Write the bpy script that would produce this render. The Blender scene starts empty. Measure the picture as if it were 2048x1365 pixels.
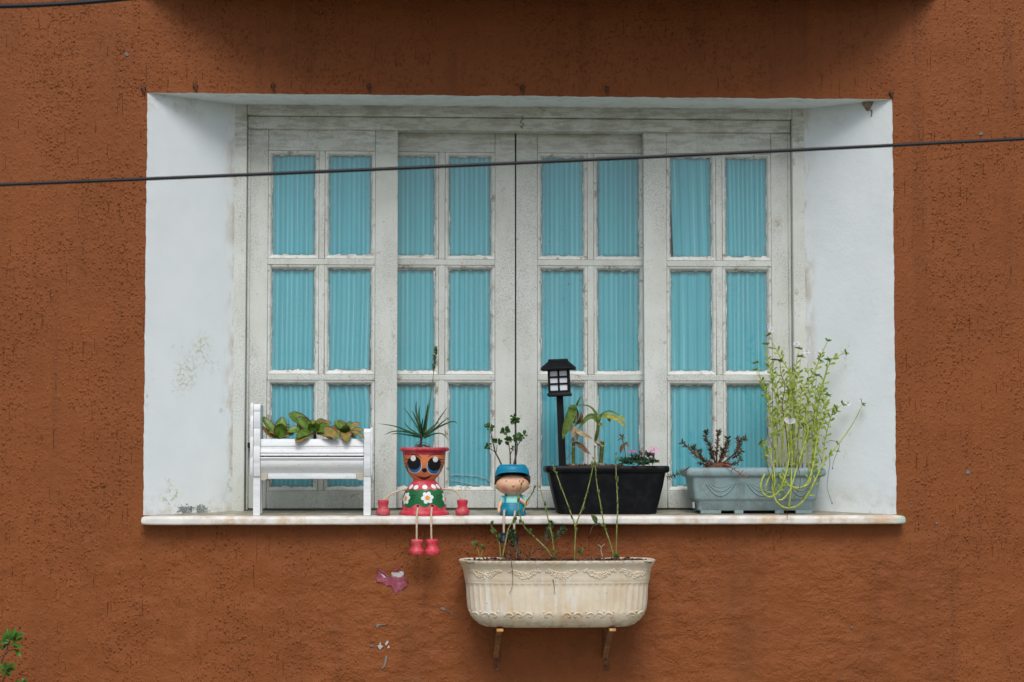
import bpy, bmesh, math, random
from mathutils import Vector, Matrix, noise as mnoise
R = math.radians
sin, cos, pi = math.sin, math.cos, math.pi
scene = bpy.context.scene
COL = scene.collection

# ------------------------------------------------------------------ camera, sky, sun, exposure
FPX = 4286.0                      # focal length in photograph pixels (2048 wide)
CAM_D, YAW, PITCH = 6.0, R(2.9), R(3.3)
fwd = Vector((sin(YAW)*cos(PITCH), cos(YAW)*cos(PITCH), sin(PITCH)))
cright = Vector((cos(YAW), -sin(YAW), 0))
cup = cright.cross(fwd)
CAM = -CAM_D*fwd
cam_data = bpy.data.cameras.new('camera')
cam = bpy.data.objects.new('camera', cam_data); COL.objects.link(cam)
cam.matrix_world = Matrix(((cright.x, cup.x, -fwd.x, CAM.x), (cright.y, cup.y, -fwd.y, CAM.y),
                           (cright.z, cup.z, -fwd.z, CAM.z), (0, 0, 0, 1)))
cam_data.sensor_width = 36.0; cam_data.lens = 36.0*FPX/2048.0
cam_data.clip_start = 0.05; cam_data.clip_end = 2000
cam_data.dof.use_dof = True; cam_data.dof.focus_distance = 6.02; cam_data.dof.aperture_fstop = 13
scene.camera = cam

SUN_EL, SUN_AZ = R(50), R(-1)     # the sun stands behind the camera, high
world = bpy.data.worlds.new('World'); scene.world = world; world.use_nodes = True
wn = world.node_tree.nodes; wl = world.node_tree.links
bg = wn['Background']; bg.inputs['Strength'].default_value = 0.105
sky = wn.new('ShaderNodeTexSky'); sky.sky_type = 'NISHITA'; sky.sun_disc = False
sky.sun_elevation = SUN_EL; sky.sun_rotation = R(180) + SUN_AZ
sky.air_density = 1.0; sky.dust_density = 3.0; sky.ozone_density = 1.0
wl.new(sky.outputs[0], bg.inputs['Color'])
sun_data = bpy.data.lights.new('sun', 'SUN'); sun = bpy.data.objects.new('sun', sun_data); COL.objects.link(sun)
sun_data.energy = 1.5; sun_data.angle = R(27); sun_data.color = (0.97, 0.99, 1.0)
sdir = Vector((sin(SUN_AZ)*cos(SUN_EL), -cos(SUN_AZ)*cos(SUN_EL), sin(SUN_EL)))   # towards the sun
sun.rotation_euler = sdir.to_track_quat('Z', 'Y').to_euler()
scene.view_settings.view_transform = 'Standard'; scene.view_settings.look = 'None'
scene.view_settings.gamma = 1; scene.view_settings.use_curve_mapping = False
scene.view_settings.exposure = 0.17

def P(px, py, Y=0.0):
    """The place at depth Y (metres behind the wall face) that the photograph shows at this pixel."""
    v = cright*((px-1024)/FPX) - cup*((py-682.5)/FPX) + fwd
    return CAM + v*((Y-CAM.y)/v.y)
def S(Y=0.0): return (Y-CAM.y)/FPX*1.003
def project(p):
    d = p-CAM; w = d.dot(fwd)
    return 1024+FPX*d.dot(cright)/w, 682.5-FPX*d.dot(cup)/w

# ------------------------------------------------------------------ objects
WPOS = {}
def empty(name, loc, label=None, cat=None, group=None, kind=None):
    o = bpy.data.objects.new(name, None); COL.objects.link(o); o.location = loc
    o.empty_display_size = 0.02
    WPOS[o.name] = Vector(loc)
    tag(o, label, cat, group, kind); return o
def tag(o, label=None, cat=None, group=None, kind=None):
    if label: o['label'] = label
    if cat: o['category'] = cat
    if group: o['group'] = group
    if kind: o['kind'] = kind
    return o

class MB:
    def __init__(s): s.v, s.f, s.uv = [], [], []
    def add(s, vs, fs, uvs=None):
        n = len(s.v); s.v.extend([Vector(v) for v in vs]); s.f.extend([[i+n for i in f] for f in fs])
        s.uv.extend(uvs if uvs else [(0.5, 0.5)]*len(vs)); return s
    def box(s, x0, x1, y0, y1, z0, z1, c=0.0015, M=None):
        c = min(c, (x1-x0)*.45, (y1-y0)*.45, (z1-z0)*.45)
        X, Y, Z = (x0, x1), (y0, y1), (z0, z1); vs = []; idx = {}
        for i in (0, 1):
            for j in (0, 1):
                for k in (0, 1):
                    for a in range(3):
                        p = [X[i]+(c if i == 0 else -c), Y[j]+(c if j == 0 else -c), Z[k]+(c if k == 0 else -c)]
                        p[a] = (X, Y, Z)[a][(i, j, k)[a]]
                        idx[(i, j, k, a)] = len(vs); vs.append(Vector(p))
        fs = []
        for a in range(3):
            b, d = (a+1) % 3, (a+2) % 3
            for e in (0, 1):
                q = []
                for u, w in ((0, 0), (1, 0), (1, 1), (0, 1)):
                    t = [0, 0, 0]; t[a] = e; t[b] = u; t[d] = w; q.append(idx[(t[0], t[1], t[2], a)])
                fs.append(q if e else q[::-1])
            for u in (0, 1):
                for w in (0, 1):       # edge along axis a
                    q = []
                    for e, ax in ((0, b), (1, b), (1, d), (0, d)):
                        t = [0, 0, 0]; t[a] = e; t[b] = u; t[d] = w; q.append(idx[(t[0], t[1], t[2], ax)])
                    fs.append(q if u == w else q[::-1])
        for i in (0, 1):
            for j in (0, 1):
                for k in (0, 1):
                    q = [idx[(i, j, k, a)] for a in range(3)]
                    fs.append(q if (i+j+k) % 2 == 1 else q[::-1])
        if M is not None: vs = [M @ v for v in vs]
        return s.add(vs, fs)
    def tube(s, path, rad, n=8, cap=True, flat=1.0):
        path = [Vector(p) for p in path]; m = len(path)
        if not isinstance(rad, (list, tuple)): rad = [rad]*m
        if len(rad) != m:
            rr = rad; rad = []
            for i in range(m):
                t = i/(m-1)*(len(rr)-1); k = min(int(t), len(rr)-2); rad.append(rr[k]+(rr[k+1]-rr[k])*(t-k))
        tan = [(path[min(i+1, m-1)]-path[max(i-1, 0)]).normalized() for i in range(m)]
        ref = Vector((0, 1, 0)) if abs(tan[0].y) < .9 else Vector((1, 0, 0))
        a = (ref-tan[0]*ref.dot(tan[0])).normalized(); vs = []; uvs = []
        for i in range(m):
            a = (a-tan[i]*a.dot(tan[i]))
            a = a.normalized() if a.length > 1e-6 else tan[i].orthogonal().normalized()
            b = tan[i].cross(a)
            for j in range(n):
                t = 2*pi*j/n; vs.append(path[i]+(a*cos(t)*flat+b*sin(t))*rad[i]); uvs.append((i/(m-1), j/n))
        fs = [[i*n+j, i*n+(j+1) % n, (i+1)*n+(j+1) % n, (i+1)*n+j] for i in range(m-1) for j in range(n)]
        if cap: fs += [list(range(n))[::-1], [(m-1)*n+j for j in range(n)]]
        return s.add(vs, fs, uvs)
    def rings(s, rings, closed=True, cap0=True, cap1=True):
        n = len(rings[0]); m = len(rings); vs = [p for r in rings for p in r]
        k = n if closed else n-1
        fs = [[i*n+j, i*n+(j+1) % n, (i+1)*n+(j+1) % n, (i+1)*n+j] for i in range(m-1) for j in range(k)]
        if cap0: fs.append(list(range(n))[::-1])
        if cap1: fs.append([(m-1)*n+j for j in range(n)])
        return s.add(vs, fs, [(j/n, i/max(1, m-1)) for i in range(m) for j in range(n)])
    def lathe(s, prof, cx, cy, n=56, cap0=True, cap1=True):
        return s.rings([[Vector((cx+r*cos(2*pi*j/n), cy+r*sin(2*pi*j/n), z)) for j in range(n)] for r, z in prof], True, cap0, cap1)
    def ball(s, c, rx, ry=None, rz=None, n=12, m=8, f=None):
        ry = ry or rx; rz = rz or rx; c = Vector(c); rg = []
        for i in range(1, m):
            a = -pi/2+pi*i/m
            ring = [Vector((rx*cos(a)*cos(2*pi*j/n), ry*cos(a)*sin(2*pi*j/n), rz*sin(a))) for j in range(n)]
            if f: ring = [f(p) for p in ring]
            rg.append([c+p for p in ring])
        b0 = len(s.v); s.rings(rg, True, False, False)
        lo = Vector((0, 0, -rz)); hi = Vector((0, 0, rz))
        if f: lo, hi = f(lo), f(hi)
        k = len(s.v); s.v += [c+lo, c+hi]; s.uv += [(0, 0), (0, 1)]
        for j in range(n):
            s.f.append([k, b0+(j+1) % n, b0+j]); q = b0+(m-2)*n; s.f.append([k+1, q+j, q+(j+1) % n])
        return s
    def ribbon(s, path, width, nrm, fold=0.2, thick=0.0, scallop=0, wav=0.0, seed=0):
        """Leaf blade along a path: width is a function of t (half width), fold lifts both edges along the normal."""
        path = [Vector(p) for p in path]; m = len(path); vs = []; uvs = []; SS = (-1, -.5, 0, .5, 1)
        rnd = random.Random(seed); ph = rnd.random()*6
        for i, p in enumerate(path):
            t = i/(m-1); tan = (path[min(i+1, m-1)]-path[max(i-1, 0)]).normalized()
            nn = nrm(t) if callable(nrm) else Vector(nrm)
            side = tan.cross(nn)
            side = side.normalized() if side.length > 1e-5 else tan.orthogonal().normalized()
            up = side.cross(tan).normalized(); h = max(width(t), 1e-5)
            for q in SS:
                e = 1.0
                if scallop and abs(q) == 1: e = 1+0.07*abs(sin(t*pi*scallop))
                vs.append(p+side*(h*q*e)+up*(fold*h*abs(q)+wav*h*sin(9*t+ph+q)*abs(q))); uvs.append((t, q*.5+.5))
        n = 5
        fs = [[i*n+j, i*n+j+1, (i+1)*n+j+1, (i+1)*n+j] for i in range(m-1) for j in range(n-1)]
        return s.add(vs, fs, uvs)
    def leaf(s, B, T, w, nrm, sag=.12, fold=.25, prof='oval', segs=7, scallop=0, wav=0, seed=0):
        B, T = Vector(B), Vector(T); ax = T-B; nn = Vector(nrm); side = ax.cross(nn)
        if side.length < 1e-7: side = ax.orthogonal()
        up = side.cross(ax).normalized(); L = ax.length
        path = [B+ax*t+up*(sag*L*4*t*(1-t)) for t in [i/segs for i in range(segs+1)]]
        return s.ribbon(path, lambda t: w*.5*PROF[prof](t), nn, fold, 0, scallop, wav, seed)
    def prism(s, poly, a0, a1, axis=0):
        """Extrude a closed 2-D outline (in the two other axes) along an axis."""
        n = len(poly); vs = []
        for a in (a0, a1):
            for u, w in poly:
                vs.append(Vector((a, u, w)) if axis == 0 else Vector((u, a, w)) if axis == 1 else Vector((u, w, a)))
        fs = [[i, (i+1) % n, n+(i+1) % n, n+i] for i in range(n)]+[list(range(n))[::-1], [n+i for i in range(n)]]
        return s.add(vs, fs)
    def build(s, name, mat, parent=None, ang=40, loc=None, fix=True, label=None, kind=None):
        me = bpy.data.meshes.new(name)
        if parent is None:
            if loc is None:
                xs = [v.x for v in s.v]; ys = [v.y for v in s.v]; zs = [v.z for v in s.v]
                loc = Vector(((min(xs)+max(xs))/2, (min(ys)+max(ys))/2, min(zs)))
            off = Vector(loc)
        else: off = WPOS[parent.name]
        me.from_pydata([tuple(v-off) for v in s.v], [], s.f)
        uvl = me.uv_layers.new(name='UVMap')
        li = [0]*len(me.loops); me.loops.foreach_get('vertex_index', li)
        flat = [c for i in li for c in s.uv[i]]; uvl.data.foreach_set('uv', flat)
        if fix:
            bm = bmesh.new(); bm.from_mesh(me); bmesh.ops.recalc_face_normals(bm, faces=bm.faces); bm.to_mesh(me); bm.free()
        me.polygons.foreach_set('use_smooth', [True]*len(me.polygons))
        if ang < 180: me.set_sharp_from_angle(angle=R(ang))
        me.materials.append(mat)
        o = bpy.data.objects.new(name, me); COL.objects.link(o)
        if parent is None: o.location = off; WPOS[o.name] = off
        else: o.parent = parent; WPOS[o.name] = off
        if label: o['label'] = label
        if kind: o['kind'] = kind
        return o

PROF = {
    'oval': lambda t: max(0, sin(pi*t**.85))**.75,
    'obov': lambda t: max(0, sin(pi*t**1.5))**.7*.98+.08*(1-t),
    'succ': lambda t: max(0, sin(pi*t**1.15))**.62*(1-.25*t)*1.08,
    'lance': lambda t: max(0, sin(pi*t**.7))**.9,
    'blade': lambda t: (1-t)**.55*min(1, .55+t*3),
    'needle': lambda t: (1-t**2.5)*.9+.1*(1-t),
    'petal': lambda t: max(0, sin(pi*min(1, t*.93+.04)**1.6))**.5,
}
def catmull(pts, k=6):
    pts = [Vector(p) for p in pts]
    if len(pts) < 3: return [pts[0].lerp(pts[-1], i/k) for i in range(k+1)]
    q = [pts[0]*2-pts[1]]+pts+[pts[-1]*2-pts[-2]]; out = []
    for i in range(1, len(q)-2):
        a, b, c, d = q[i-1:i+3]
        for j in range(k):
            t = j/k
            out.append(.5*((2*b)+(c-a)*t+(2*a-5*b+4*c-d)*t*t+(3*b-a-3*c+d)*t**3))
    out.append(pts[-1]); return out
def zoomer(ox, oy, sc):
    """Reads coordinates off an enlarged crop of the photograph; a depth Y may be one value, or run from first to last point."""
    def f(pts, Y=0.0):
        n = len(pts); out = []
        for i, p in enumerate(pts):
            y = p[2] if len(p) > 2 else (Y if not isinstance(Y, tuple) else Y[0]+(Y[1]-Y[0])*(i/max(1, n-1)))
            out.append(P(ox+p[0]/sc, oy+p[1]/sc, y))
        return out
    return f
def nz(x, y, z=0.0): return mnoise.noise(Vector((x, y, z)))

# ------------------------------------------------------------------ materials
class NT:
    def __init__(s, name):
        s.m = bpy.data.materials.new(name); s.m.use_nodes = True; s.t = s.m.node_tree; s.N = s.t.nodes; s.L = s.t.links
        s.b = s.N['Principled BSDF']; s.out = s.N['Material Output']
        s.pos = s.N.new('ShaderNodeNewGeometry').outputs['Position']
    def n(s, typ, **kw):
        o = s.N.new(typ)
        for k, v in kw.items(): setattr(o, k, v)
        return o
    def put(s, sock, v):
        if hasattr(v, 'is_linked') or hasattr(v, 'links'): s.L.new(v, sock)
        else: sock.default_value = v
    def mapv(s, scale=(1, 1, 1), loc=(0, 0, 0), src=None):
        o = s.n('ShaderNodeMapping'); s.L.new(src or s.pos, o.inputs[0]); o.inputs['Scale'].default_value = scale; o.inputs['Location'].default_value = loc
        return o.outputs[0]
    def noise(s, scale, detail=4, rough=.55, vec=None, dist=0.0):
        o = s.n('ShaderNodeTexNoise'); s.L.new(vec or s.pos, o.inputs['Vector'])
        o.inputs['Scale'].default_value = scale; o.inputs['Detail'].default_value = detail; o.inputs['Roughness'].default_value = rough
        o.inputs['Distortion'].default_value = dist; return o.outputs['Fac']
    def vor(s, scale, vec=None, feat='F1'):
        o = s.n('ShaderNodeTexVoronoi', feature=feat); s.L.new(vec or s.pos, o.inputs['Vector']); o.inputs['Scale'].default_value = scale
        return o.outputs['Distance']
    def step(s, v, a, b, lo=0.0, hi=1.0):
        o = s.n('ShaderNodeMapRange'); o.interpolation_type = 'SMOOTHSTEP'; s.put(o.inputs['Value'], v)
        o.inputs['From Min'].default_value = a; o.inputs['From Max'].default_value = b
        o.inputs['To Min'].default_value = lo; o.inputs['To Max'].default_value = hi; return o.outputs[0]
    def math(s, op, a, b=0.0, c=None):
        o = s.n('ShaderNodeMath', operation=op); s.put(o.inputs[0], a); s.put(o.inputs[1], b)
        if c is not None: s.put(o.inputs[2], c)
        return o.outputs[0]
    def mix(s, f, a, b, mode='MIX'):
        o = s.n('ShaderNodeMix', data_type='RGBA', blend_type=mode)
        s.put(o.inputs[0], f)
        for sk, v in ((o.inputs[6], a), (o.inputs[7], b)):
            s.put(sk, v if not isinstance(v, tuple) else (*v[:3], 1))
        return o.outputs[2]
    def xyz(s, src=None):
        o = s.n('ShaderNodeSeparateXYZ'); s.L.new(src or s.pos, o.inputs[0]); return o.outputs
    def uv(s):
        return s.xyz(s.n('ShaderNodeUVMap').outputs[0])
    def bump(s, h, strength=.5, dist=.002, normal=None):
        o = s.n('ShaderNodeBump'); s.put(o.inputs['Height'], h); o.inputs['Strength'].default_value = strength; o.inputs['Distance'].default_value = dist
        if normal: s.L.new(normal, o.inputs['Normal'])
        return o.outputs[0]
    def done(s, col, rough=.6, normal=None, spec=.3):
        s.put(s.b.inputs['Base Color'], col if not isinstance(col, tuple) else (*col[:3], 1)); s.put(s.b.inputs['Roughness'], rough)
        s.b.inputs['Specular IOR Level'].default_value = spec
        if normal: s.L.new(normal, s.b.inputs['Normal'])
        return s.m

def simple(name, col, rough=.55, var=.12, scale=60, bump=.15, bdist=.001, dirt=0.0, dirtcol=(.12, .1, .07), spec=.3):
    t = NT(name); a = t.noise(scale, 5); b = t.noise(scale*.15, 3)
    k = t.math('ADD', t.math('MULTIPLY', a, .5), t.math('MULTIPLY', b, .5))
    c = t.mix(t.step(k, .3, .7), tuple(x*(1-var) for x in col), tuple(min(1, x*(1+var)) for x in col))
    if dirt:
        d = t.step(t.math('ADD', t.noise(25, 6, .7), t.math('MULTIPLY', t.noise(350, 2), .35)), .62, .85, 0, dirt)
        c = t.mix(d, c, dirtcol)
    return t.done(c, rough, t.bump(a, bump, bdist), spec)

def leaf_mat(name, col, col2, rough=.45, trans=.25, rim=None, midrib=None):
    """Foliage: colour varies from spot to spot, the blade lets some light through."""
    t = NT(name); u = t.uv()
    c = t.mix(t.step(t.noise(70, 3), .35, .65), col, col2)
    e = t.math('ABSOLUTE', t.math('SUBTRACT', u[1], .5))
    if rim:
        rag = t.math('ADD', e, t.math('MULTIPLY', t.math('SUBTRACT', t.noise(160, 3), .5), .16))
        c = t.mix(t.step(rag, .36, .49), c, rim)
        tip = t.math('ADD', u[0], t.math('MULTIPLY', t.math('SUBTRACT', t.noise(90, 3), .5), .3))
        c = t.mix(t.step(tip, .86, 1.05, 0, .9), c, rim)
    if midrib: c = t.mix(t.step(e, .05, .0, 0, .5), c, midrib)
    bn = t.bump(t.noise(300, 3), .15, .0006)
    t.done(c, rough, bn, .35)
    tr = t.n('ShaderNodeBsdfTranslucent'); t.L.new(c, tr.inputs[0])
    mx = t.n('ShaderNodeMixShader'); mx.inputs[0].default_value = trans
    t.L.new(t.b.outputs[0], mx.inputs[1]); t.L.new(tr.outputs[0], mx.inputs[2]); t.L.new(mx.outputs[0], t.out.inputs[0])
    return t.m

# ---- wall stucco
t = NT('terracotta stucco'); X, _, Z = t.xyz()
low = t.step(t.math('ADD', Z, t.math('MULTIPLY', t.noise(2.5, 2), .5)), -.2, -.45)          # trowelled plaster below the sill
mid = t.math('MULTIPLY', low, t.math('MULTIPLY', t.step(X, -.75, -.35), t.step(X, 1.5, .9, .35, 1)))
def grains(scale, vec, r0, r1, keep):
    o = t.n('ShaderNodeTexVoronoi', feature='F1'); wv_ = t.n('ShaderNodeVectorMath', operation='ADD'); w2 = t.n('ShaderNodeTexNoise'); w2.inputs['Scale'].default_value = 130; w2.inputs['Detail'].default_value = 3
    t.L.new(t.pos, w2.inputs['Vector']); ws = t.n('ShaderNodeVectorMath', operation='SCALE'); t.L.new(w2.outputs['Color'], ws.inputs[0]); ws.inputs['Scale'].default_value = .006
    t.L.new(vec, wv_.inputs[0]); t.L.new(ws.outputs[0], wv_.inputs[1]); t.L.new(wv_.outputs[0], o.inputs['Vector']); o.inputs['Scale'].default_value = scale
    on = t.step(t.xyz(o.outputs['Color'])[0], keep-.02, keep+.02)
    return t.math('MULTIPLY', t.step(o.outputs['Distance'], r1, r0), on)
drag = t.noise(1, 2, .5, t.mapv((230, 1, 13)))
fine = t.noise(230, 3, .6); mound = t.noise(60, 4, .6)
area = t.step(t.noise(4.5, 4, .6, t.mapv((1.5, 1, .7))), .40, .60)
rough_ = t.math('MULTIPLY', t.step(area, 0, 1, .45, 1), t.step(mid, 0, 1, 1, .55))
gm = t.math('MULTIPLY', t.step(drag, .65, .75), t.math('MULTIPLY', t.step(t.noise(8, 3, .6, t.mapv((1.8, 1, .45))), .40, .54), t.step(mid, 1, 0, .05, 1)))
g1 = grains(100, t.mapv((1, 1, .8)), .0, .52, .56)
g2 = grains(150, t.mapv((1, 1, .75), (.7, 0, .3)), .0, .52, .50)
pt_ = grains(90, t.mapv((1, 1, .65), (.2, 0, .9)), .0, .40, .74)
hgt = t.math('MULTIPLY', t.math('ADD', t.math('MULTIPLY', g1, .62), t.math('MULTIPLY', g2, .42)), rough_)
hgt = t.math('ADD', hgt, t.math('MULTIPLY', t.math('MULTIPLY', pt_, -.40), rough_))
hgt = t.math('ADD', hgt, t.math('MULTIPLY', gm, -.6))
hgt = t.math('ADD', hgt, t.math('ADD', t.math('MULTIPLY', fine, .22), t.math('MULTIPLY', mound, .5)))
bigl = t.math('MULTIPLY', t.noise(17, 5, .66, t.mapv((1, 1, 1.6)), .4), t.math('MULTIPLY', t.step(mid, 0, 1, .3, 2.3), t.step(t.noise(4, 4, .6, t.mapv((1, 1, 1.4), (2, 0, 7))), .36, .62, .22, 1)))
hgt = t.math('ADD', hgt, bigl)
c = t.mix(t.step(t.noise(4, 5, .6), .3, .7), (.214, .0600, .0122), (.249, .0715, .0155))
c = t.mix(t.step(t.noise(30, 4), .35, .7, 0, .35), c, (.274, .082, .0185))
c = t.mix(t.math('MULTIPLY', gm, .35), c, (.11, .034, .011))  # cavity shade the bump lacks, painted into grooves and pits, along with dirt
c = t.mix(t.math('MULTIPLY', t.math('MULTIPLY', pt_, rough_), .10), c, (.10, .030, .010))
c = t.mix(t.step(t.noise(75, 3, .6), .76, .80, 0, .4), c, (.20, .13, .10))
c = t.mix(t.math('MULTIPLY', mid, t.step(t.noise(5.5, 5, .62, t.mapv((1, 1, .6))), .50, .68, 0, .45)), c, (.150, .050, .0155))
stk = t.noise(1, 4, .6, t.mapv((16, 1, .55)))
c = t.mix(t.math('MULTIPLY', t.step(stk, .52, .66), t.step(t.noise(3, 3), .45, .6, .1, .45)), c, (.165, .047, .0105))
c = t.mix(t.math('MULTIPLY', t.step(stk, .44, .34), t.step(t.noise(2.3, 3, .5, t.mapv((1, 1, 1), (5, 0, 2))), .45, .62, 0, .35)), c, (.29, .098, .030))
M_WALL = t.done(c, .62, t.bump(hgt, 1.0, .0052), .3)

# ---- white plaster of the reveal, with green mould and rust stains of its own
t = NT('white plaster'); X, Y_, Z = t.xyz()
c = t.mix(t.step(t.noise(8, 5), .3, .7), (.73, .785, .79), (.775, .825, .83))
mold = t.math('MULTIPLY', t.step(t.noise(70, 5, .7), .50, .64), t.step(t.noise(9, 3, .5, t.mapv((1.6, 1.6, .8), (3.1, 0, .2))), .60, .68))
c = t.mix(t.math('MULTIPLY', mold, t.step(Z, .16, -.02, 0, .75)), c, (.42, .42, .26))
for qx, qz, rr_ in ((372, 745, .045), (404, 700, .040), (432, 735, .030), (355, 770, .03)):
    p_ = P(qx, qz, .09); v_ = t.n('ShaderNodeVectorMath', operation='DISTANCE'); mp = t.n('ShaderNodeVectorMath', operation='MULTIPLY')
    t.L.new(t.pos, mp.inputs[0]); mp.inputs[1].default_value = (1, .4, .55); t.L.new(mp.outputs[0], v_.inputs[0]); v_.inputs[1].default_value = (p_.x, p_.y*.4, p_.z*.55)
    c = t.mix(t.math('MULTIPLY', t.step(v_.outputs['Value'], rr_, rr_*.2), t.step(t.noise(95, 5, .75), .48, .60, 0, .8)), c, (.50, .49, .32))
bot = t.math('MULTIPLY', t.step(Z, -.38, -.50), t.step(t.noise(14, 6, .7), .44, .66))
c = t.mix(t.math('MULTIPLY', bot, .65), c, (.48, .42, .30))
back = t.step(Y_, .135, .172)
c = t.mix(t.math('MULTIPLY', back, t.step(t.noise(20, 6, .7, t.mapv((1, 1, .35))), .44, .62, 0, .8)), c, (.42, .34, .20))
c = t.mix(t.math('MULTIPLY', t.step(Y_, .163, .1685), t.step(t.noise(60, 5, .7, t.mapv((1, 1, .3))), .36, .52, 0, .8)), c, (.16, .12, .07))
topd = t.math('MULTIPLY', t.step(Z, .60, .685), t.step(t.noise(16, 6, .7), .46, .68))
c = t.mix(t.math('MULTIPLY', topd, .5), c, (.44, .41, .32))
c = t.mix(t.step(t.noise(60, 4, .6), .73, .78, 0, .4), c, (.35, .33, .28))
h = t.math('ADD', t.noise(26, 6, .62), t.math('MULTIPLY', t.noise(120, 4), .35))
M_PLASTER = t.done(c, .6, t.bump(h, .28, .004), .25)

# ---- old white paint on the window joinery
t = NT('weathered white paint'); X, Y_, Z = t.xyz()
c = t.mix(t.step(t.noise(9, 5), .3, .7), (.62, .645, .575), (.70, .73, .68))
blot = t.step(t.noise(5.0, 5, .62, t.mapv((2.2, 1, .7))), .40, .60, .12, 1)
spk = t.step(t.noise(300, 3, .75), .45, .62)
sp2 = t.step(t.noise(150, 4, .7), .56, .70)
c = t.mix(t.math('MULTIPLY', t.math('MULTIPLY', blot, spk), .46), c, (.22, .22, .205))
c = t.mix(t.math('MULTIPLY', t.math('MULTIPLY', blot, sp2), .38), c, (.26, .25, .22))
c = t.mix(t.step(t.noise(190, 2, .6), .67, .73, 0, .65), c, (.15, .13, .10))
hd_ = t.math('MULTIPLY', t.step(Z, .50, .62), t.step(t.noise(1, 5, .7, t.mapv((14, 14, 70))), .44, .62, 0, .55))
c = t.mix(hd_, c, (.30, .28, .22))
rust = t.math('MULTIPLY', t.step(t.noise(26, 5, .65), .58, .70), t.step(t.noise(90, 3), .4, .6))
c = t.mix(t.math('MULTIPLY', rust, .6), c, (.34, .24, .13))
h = t.math('ADD', t.noise(1, 4, .6, t.mapv((60, 60, 500))), t.math('MULTIPLY', t.noise(300, 3), .5))
M_WOOD = t.done(c, .5, t.bump(h, .22, .0008), .35)

# ---- the same paint on beads, dirtier in the corners
t = NT('dirty bead paint'); u = t.uv()
c = t.mix(t.step(t.noise(30, 5), .3, .7), (.62, .63, .57), (.75, .77, .72))
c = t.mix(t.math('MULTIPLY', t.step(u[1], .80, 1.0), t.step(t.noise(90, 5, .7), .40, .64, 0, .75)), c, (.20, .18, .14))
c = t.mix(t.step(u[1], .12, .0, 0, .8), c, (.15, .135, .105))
c = t.mix(t.step(t.noise(40, 5, .7), .55, .68, 0, .75), c, (.25, .165, .085))
M_BEAD = t.done(c, .55, t.bump(t.noise(160, 4), .3, .001), .3)

t = NT('putty'); c = t.mix(t.step(t.noise(120, 4), .35, .65), (.50, .50, .46), (.76, .78, .76)); c = t.mix(t.step(t.noise(45, 5, .7), .58, .68, 0, .7), c, (.16, .15, .12))
M_PUTTY = t.done(c, .8, t.bump(t.noise(300, 4), .5, .002))

# ---- glass: clear pane, faint reflection, a film of dust that thickens towards the putty
t = NT('dusty glass'); u = t.uv()
eu = t.math('MINIMUM', u[0], t.math('SUBTRACT', 1.0, u[0])); ev = t.math('MULTIPLY', t.math('MINIMUM', u[1], t.math('SUBTRACT', 1.0, u[1])), 2.3)
e = t.math('MINIMUM', eu, ev); e = t.math('ADD', e, t.math('MULTIPLY', t.math('SUBTRACT', t.noise(60, 5, .7), .5), .16))
dust = t.step(e, .09, -.02, 0, .45)
smear = t.math('MULTIPLY', t.step(t.noise(5, 4, .6, None, .8), .5, .8), t.step(t.noise(170, 4, .7), .46, .7, 0, .16))
dust = t.math('ADD', t.math('MAXIMUM', dust, smear), .015)
spots = t.math('MULTIPLY', t.step(t.noise(210, 2, .5), .72, .76), t.step(t.noise(5, 2), .5, .62))
dc = t.mix(t.step(t.noise(14, 5), .35, .65), (.22, .24, .23), (.46, .49, .48))
dc = t.mix(spots, dc, (.02, .02, .02)); dust = t.math('MAXIMUM', dust, t.math('MULTIPLY', spots, .8))
tr = t.n('ShaderNodeBsdfTransparent'); tr.inputs[0].default_value = (.99, 1, 1, 1)
gl = t.n('ShaderNodeBsdfGlossy'); gl.inputs['Roughness'].default_value = .06
gm_ = t.n('ShaderNodeNewGeometry'); dt = t.n('ShaderNodeVectorMath', operation='DOT_PRODUCT'); t.L.new(gm_.outputs['Normal'], dt.inputs[0]); t.L.new(gm_.outputs['Incoming'], dt.inputs[1])
sch = t.math('MULTIPLY_ADD', t.math('POWER', t.math('SUBTRACT', 1.0, t.math('ABSOLUTE', dt.outputs['Value'])), 5.0), .93, .07)   # both faces of the pane
df = t.n('ShaderNodeBsdfDiffuse'); t.L.new(dc, df.inputs[0])
m1 = t.n('ShaderNodeMixShader'); t.L.new(sch, m1.inputs[0]); t.L.new(tr.outputs[0], m1.inputs[1]); t.L.new(gl.outputs[0], m1.inputs[2])
m2 = t.n('ShaderNodeMixShader'); t.L.new(dust, m2.inputs[0]); t.L.new(m1.outputs[0], m2.inputs[1]); t.L.new(df.outputs[0], m2.inputs[2])
t.L.new(m2.outputs[0], t.out.inputs[0]); M_GLASS = t.m

# ---- turquoise pleated curtain
t = NT('turquoise cloth'); u = t.uv()
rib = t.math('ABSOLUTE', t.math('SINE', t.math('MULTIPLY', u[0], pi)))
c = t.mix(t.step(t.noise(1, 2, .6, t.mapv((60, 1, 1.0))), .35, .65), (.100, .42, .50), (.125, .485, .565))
c = t.mix(t.step(rib, .55, .02, 0, .55), c, (.065, .31, .37))  # soft shade between the pleats, painted into the cloth colour
c = t.mix(t.math('MULTIPLY', t.step(rib, .93, 1.0), t.step(t.noise(1, 2, .6, t.mapv((90, 1, 2.0))), .40, .62, 0, .8)), c, (.27, .58, .65))  # narrow highlight on each pleat crest, painted in
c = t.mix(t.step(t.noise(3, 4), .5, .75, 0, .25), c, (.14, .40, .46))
c = t.mix(t.step(t.noise(170, 2), .75, .79, 0, .6), c, (.05, .12, .13))
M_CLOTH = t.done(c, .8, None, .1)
cl = t.n('ShaderNodeBsdfTranslucent'); t.L.new(c, cl.inputs[0])
M_DARK = simple('dark room plaster', (.05, .05, .05), .9)

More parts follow.
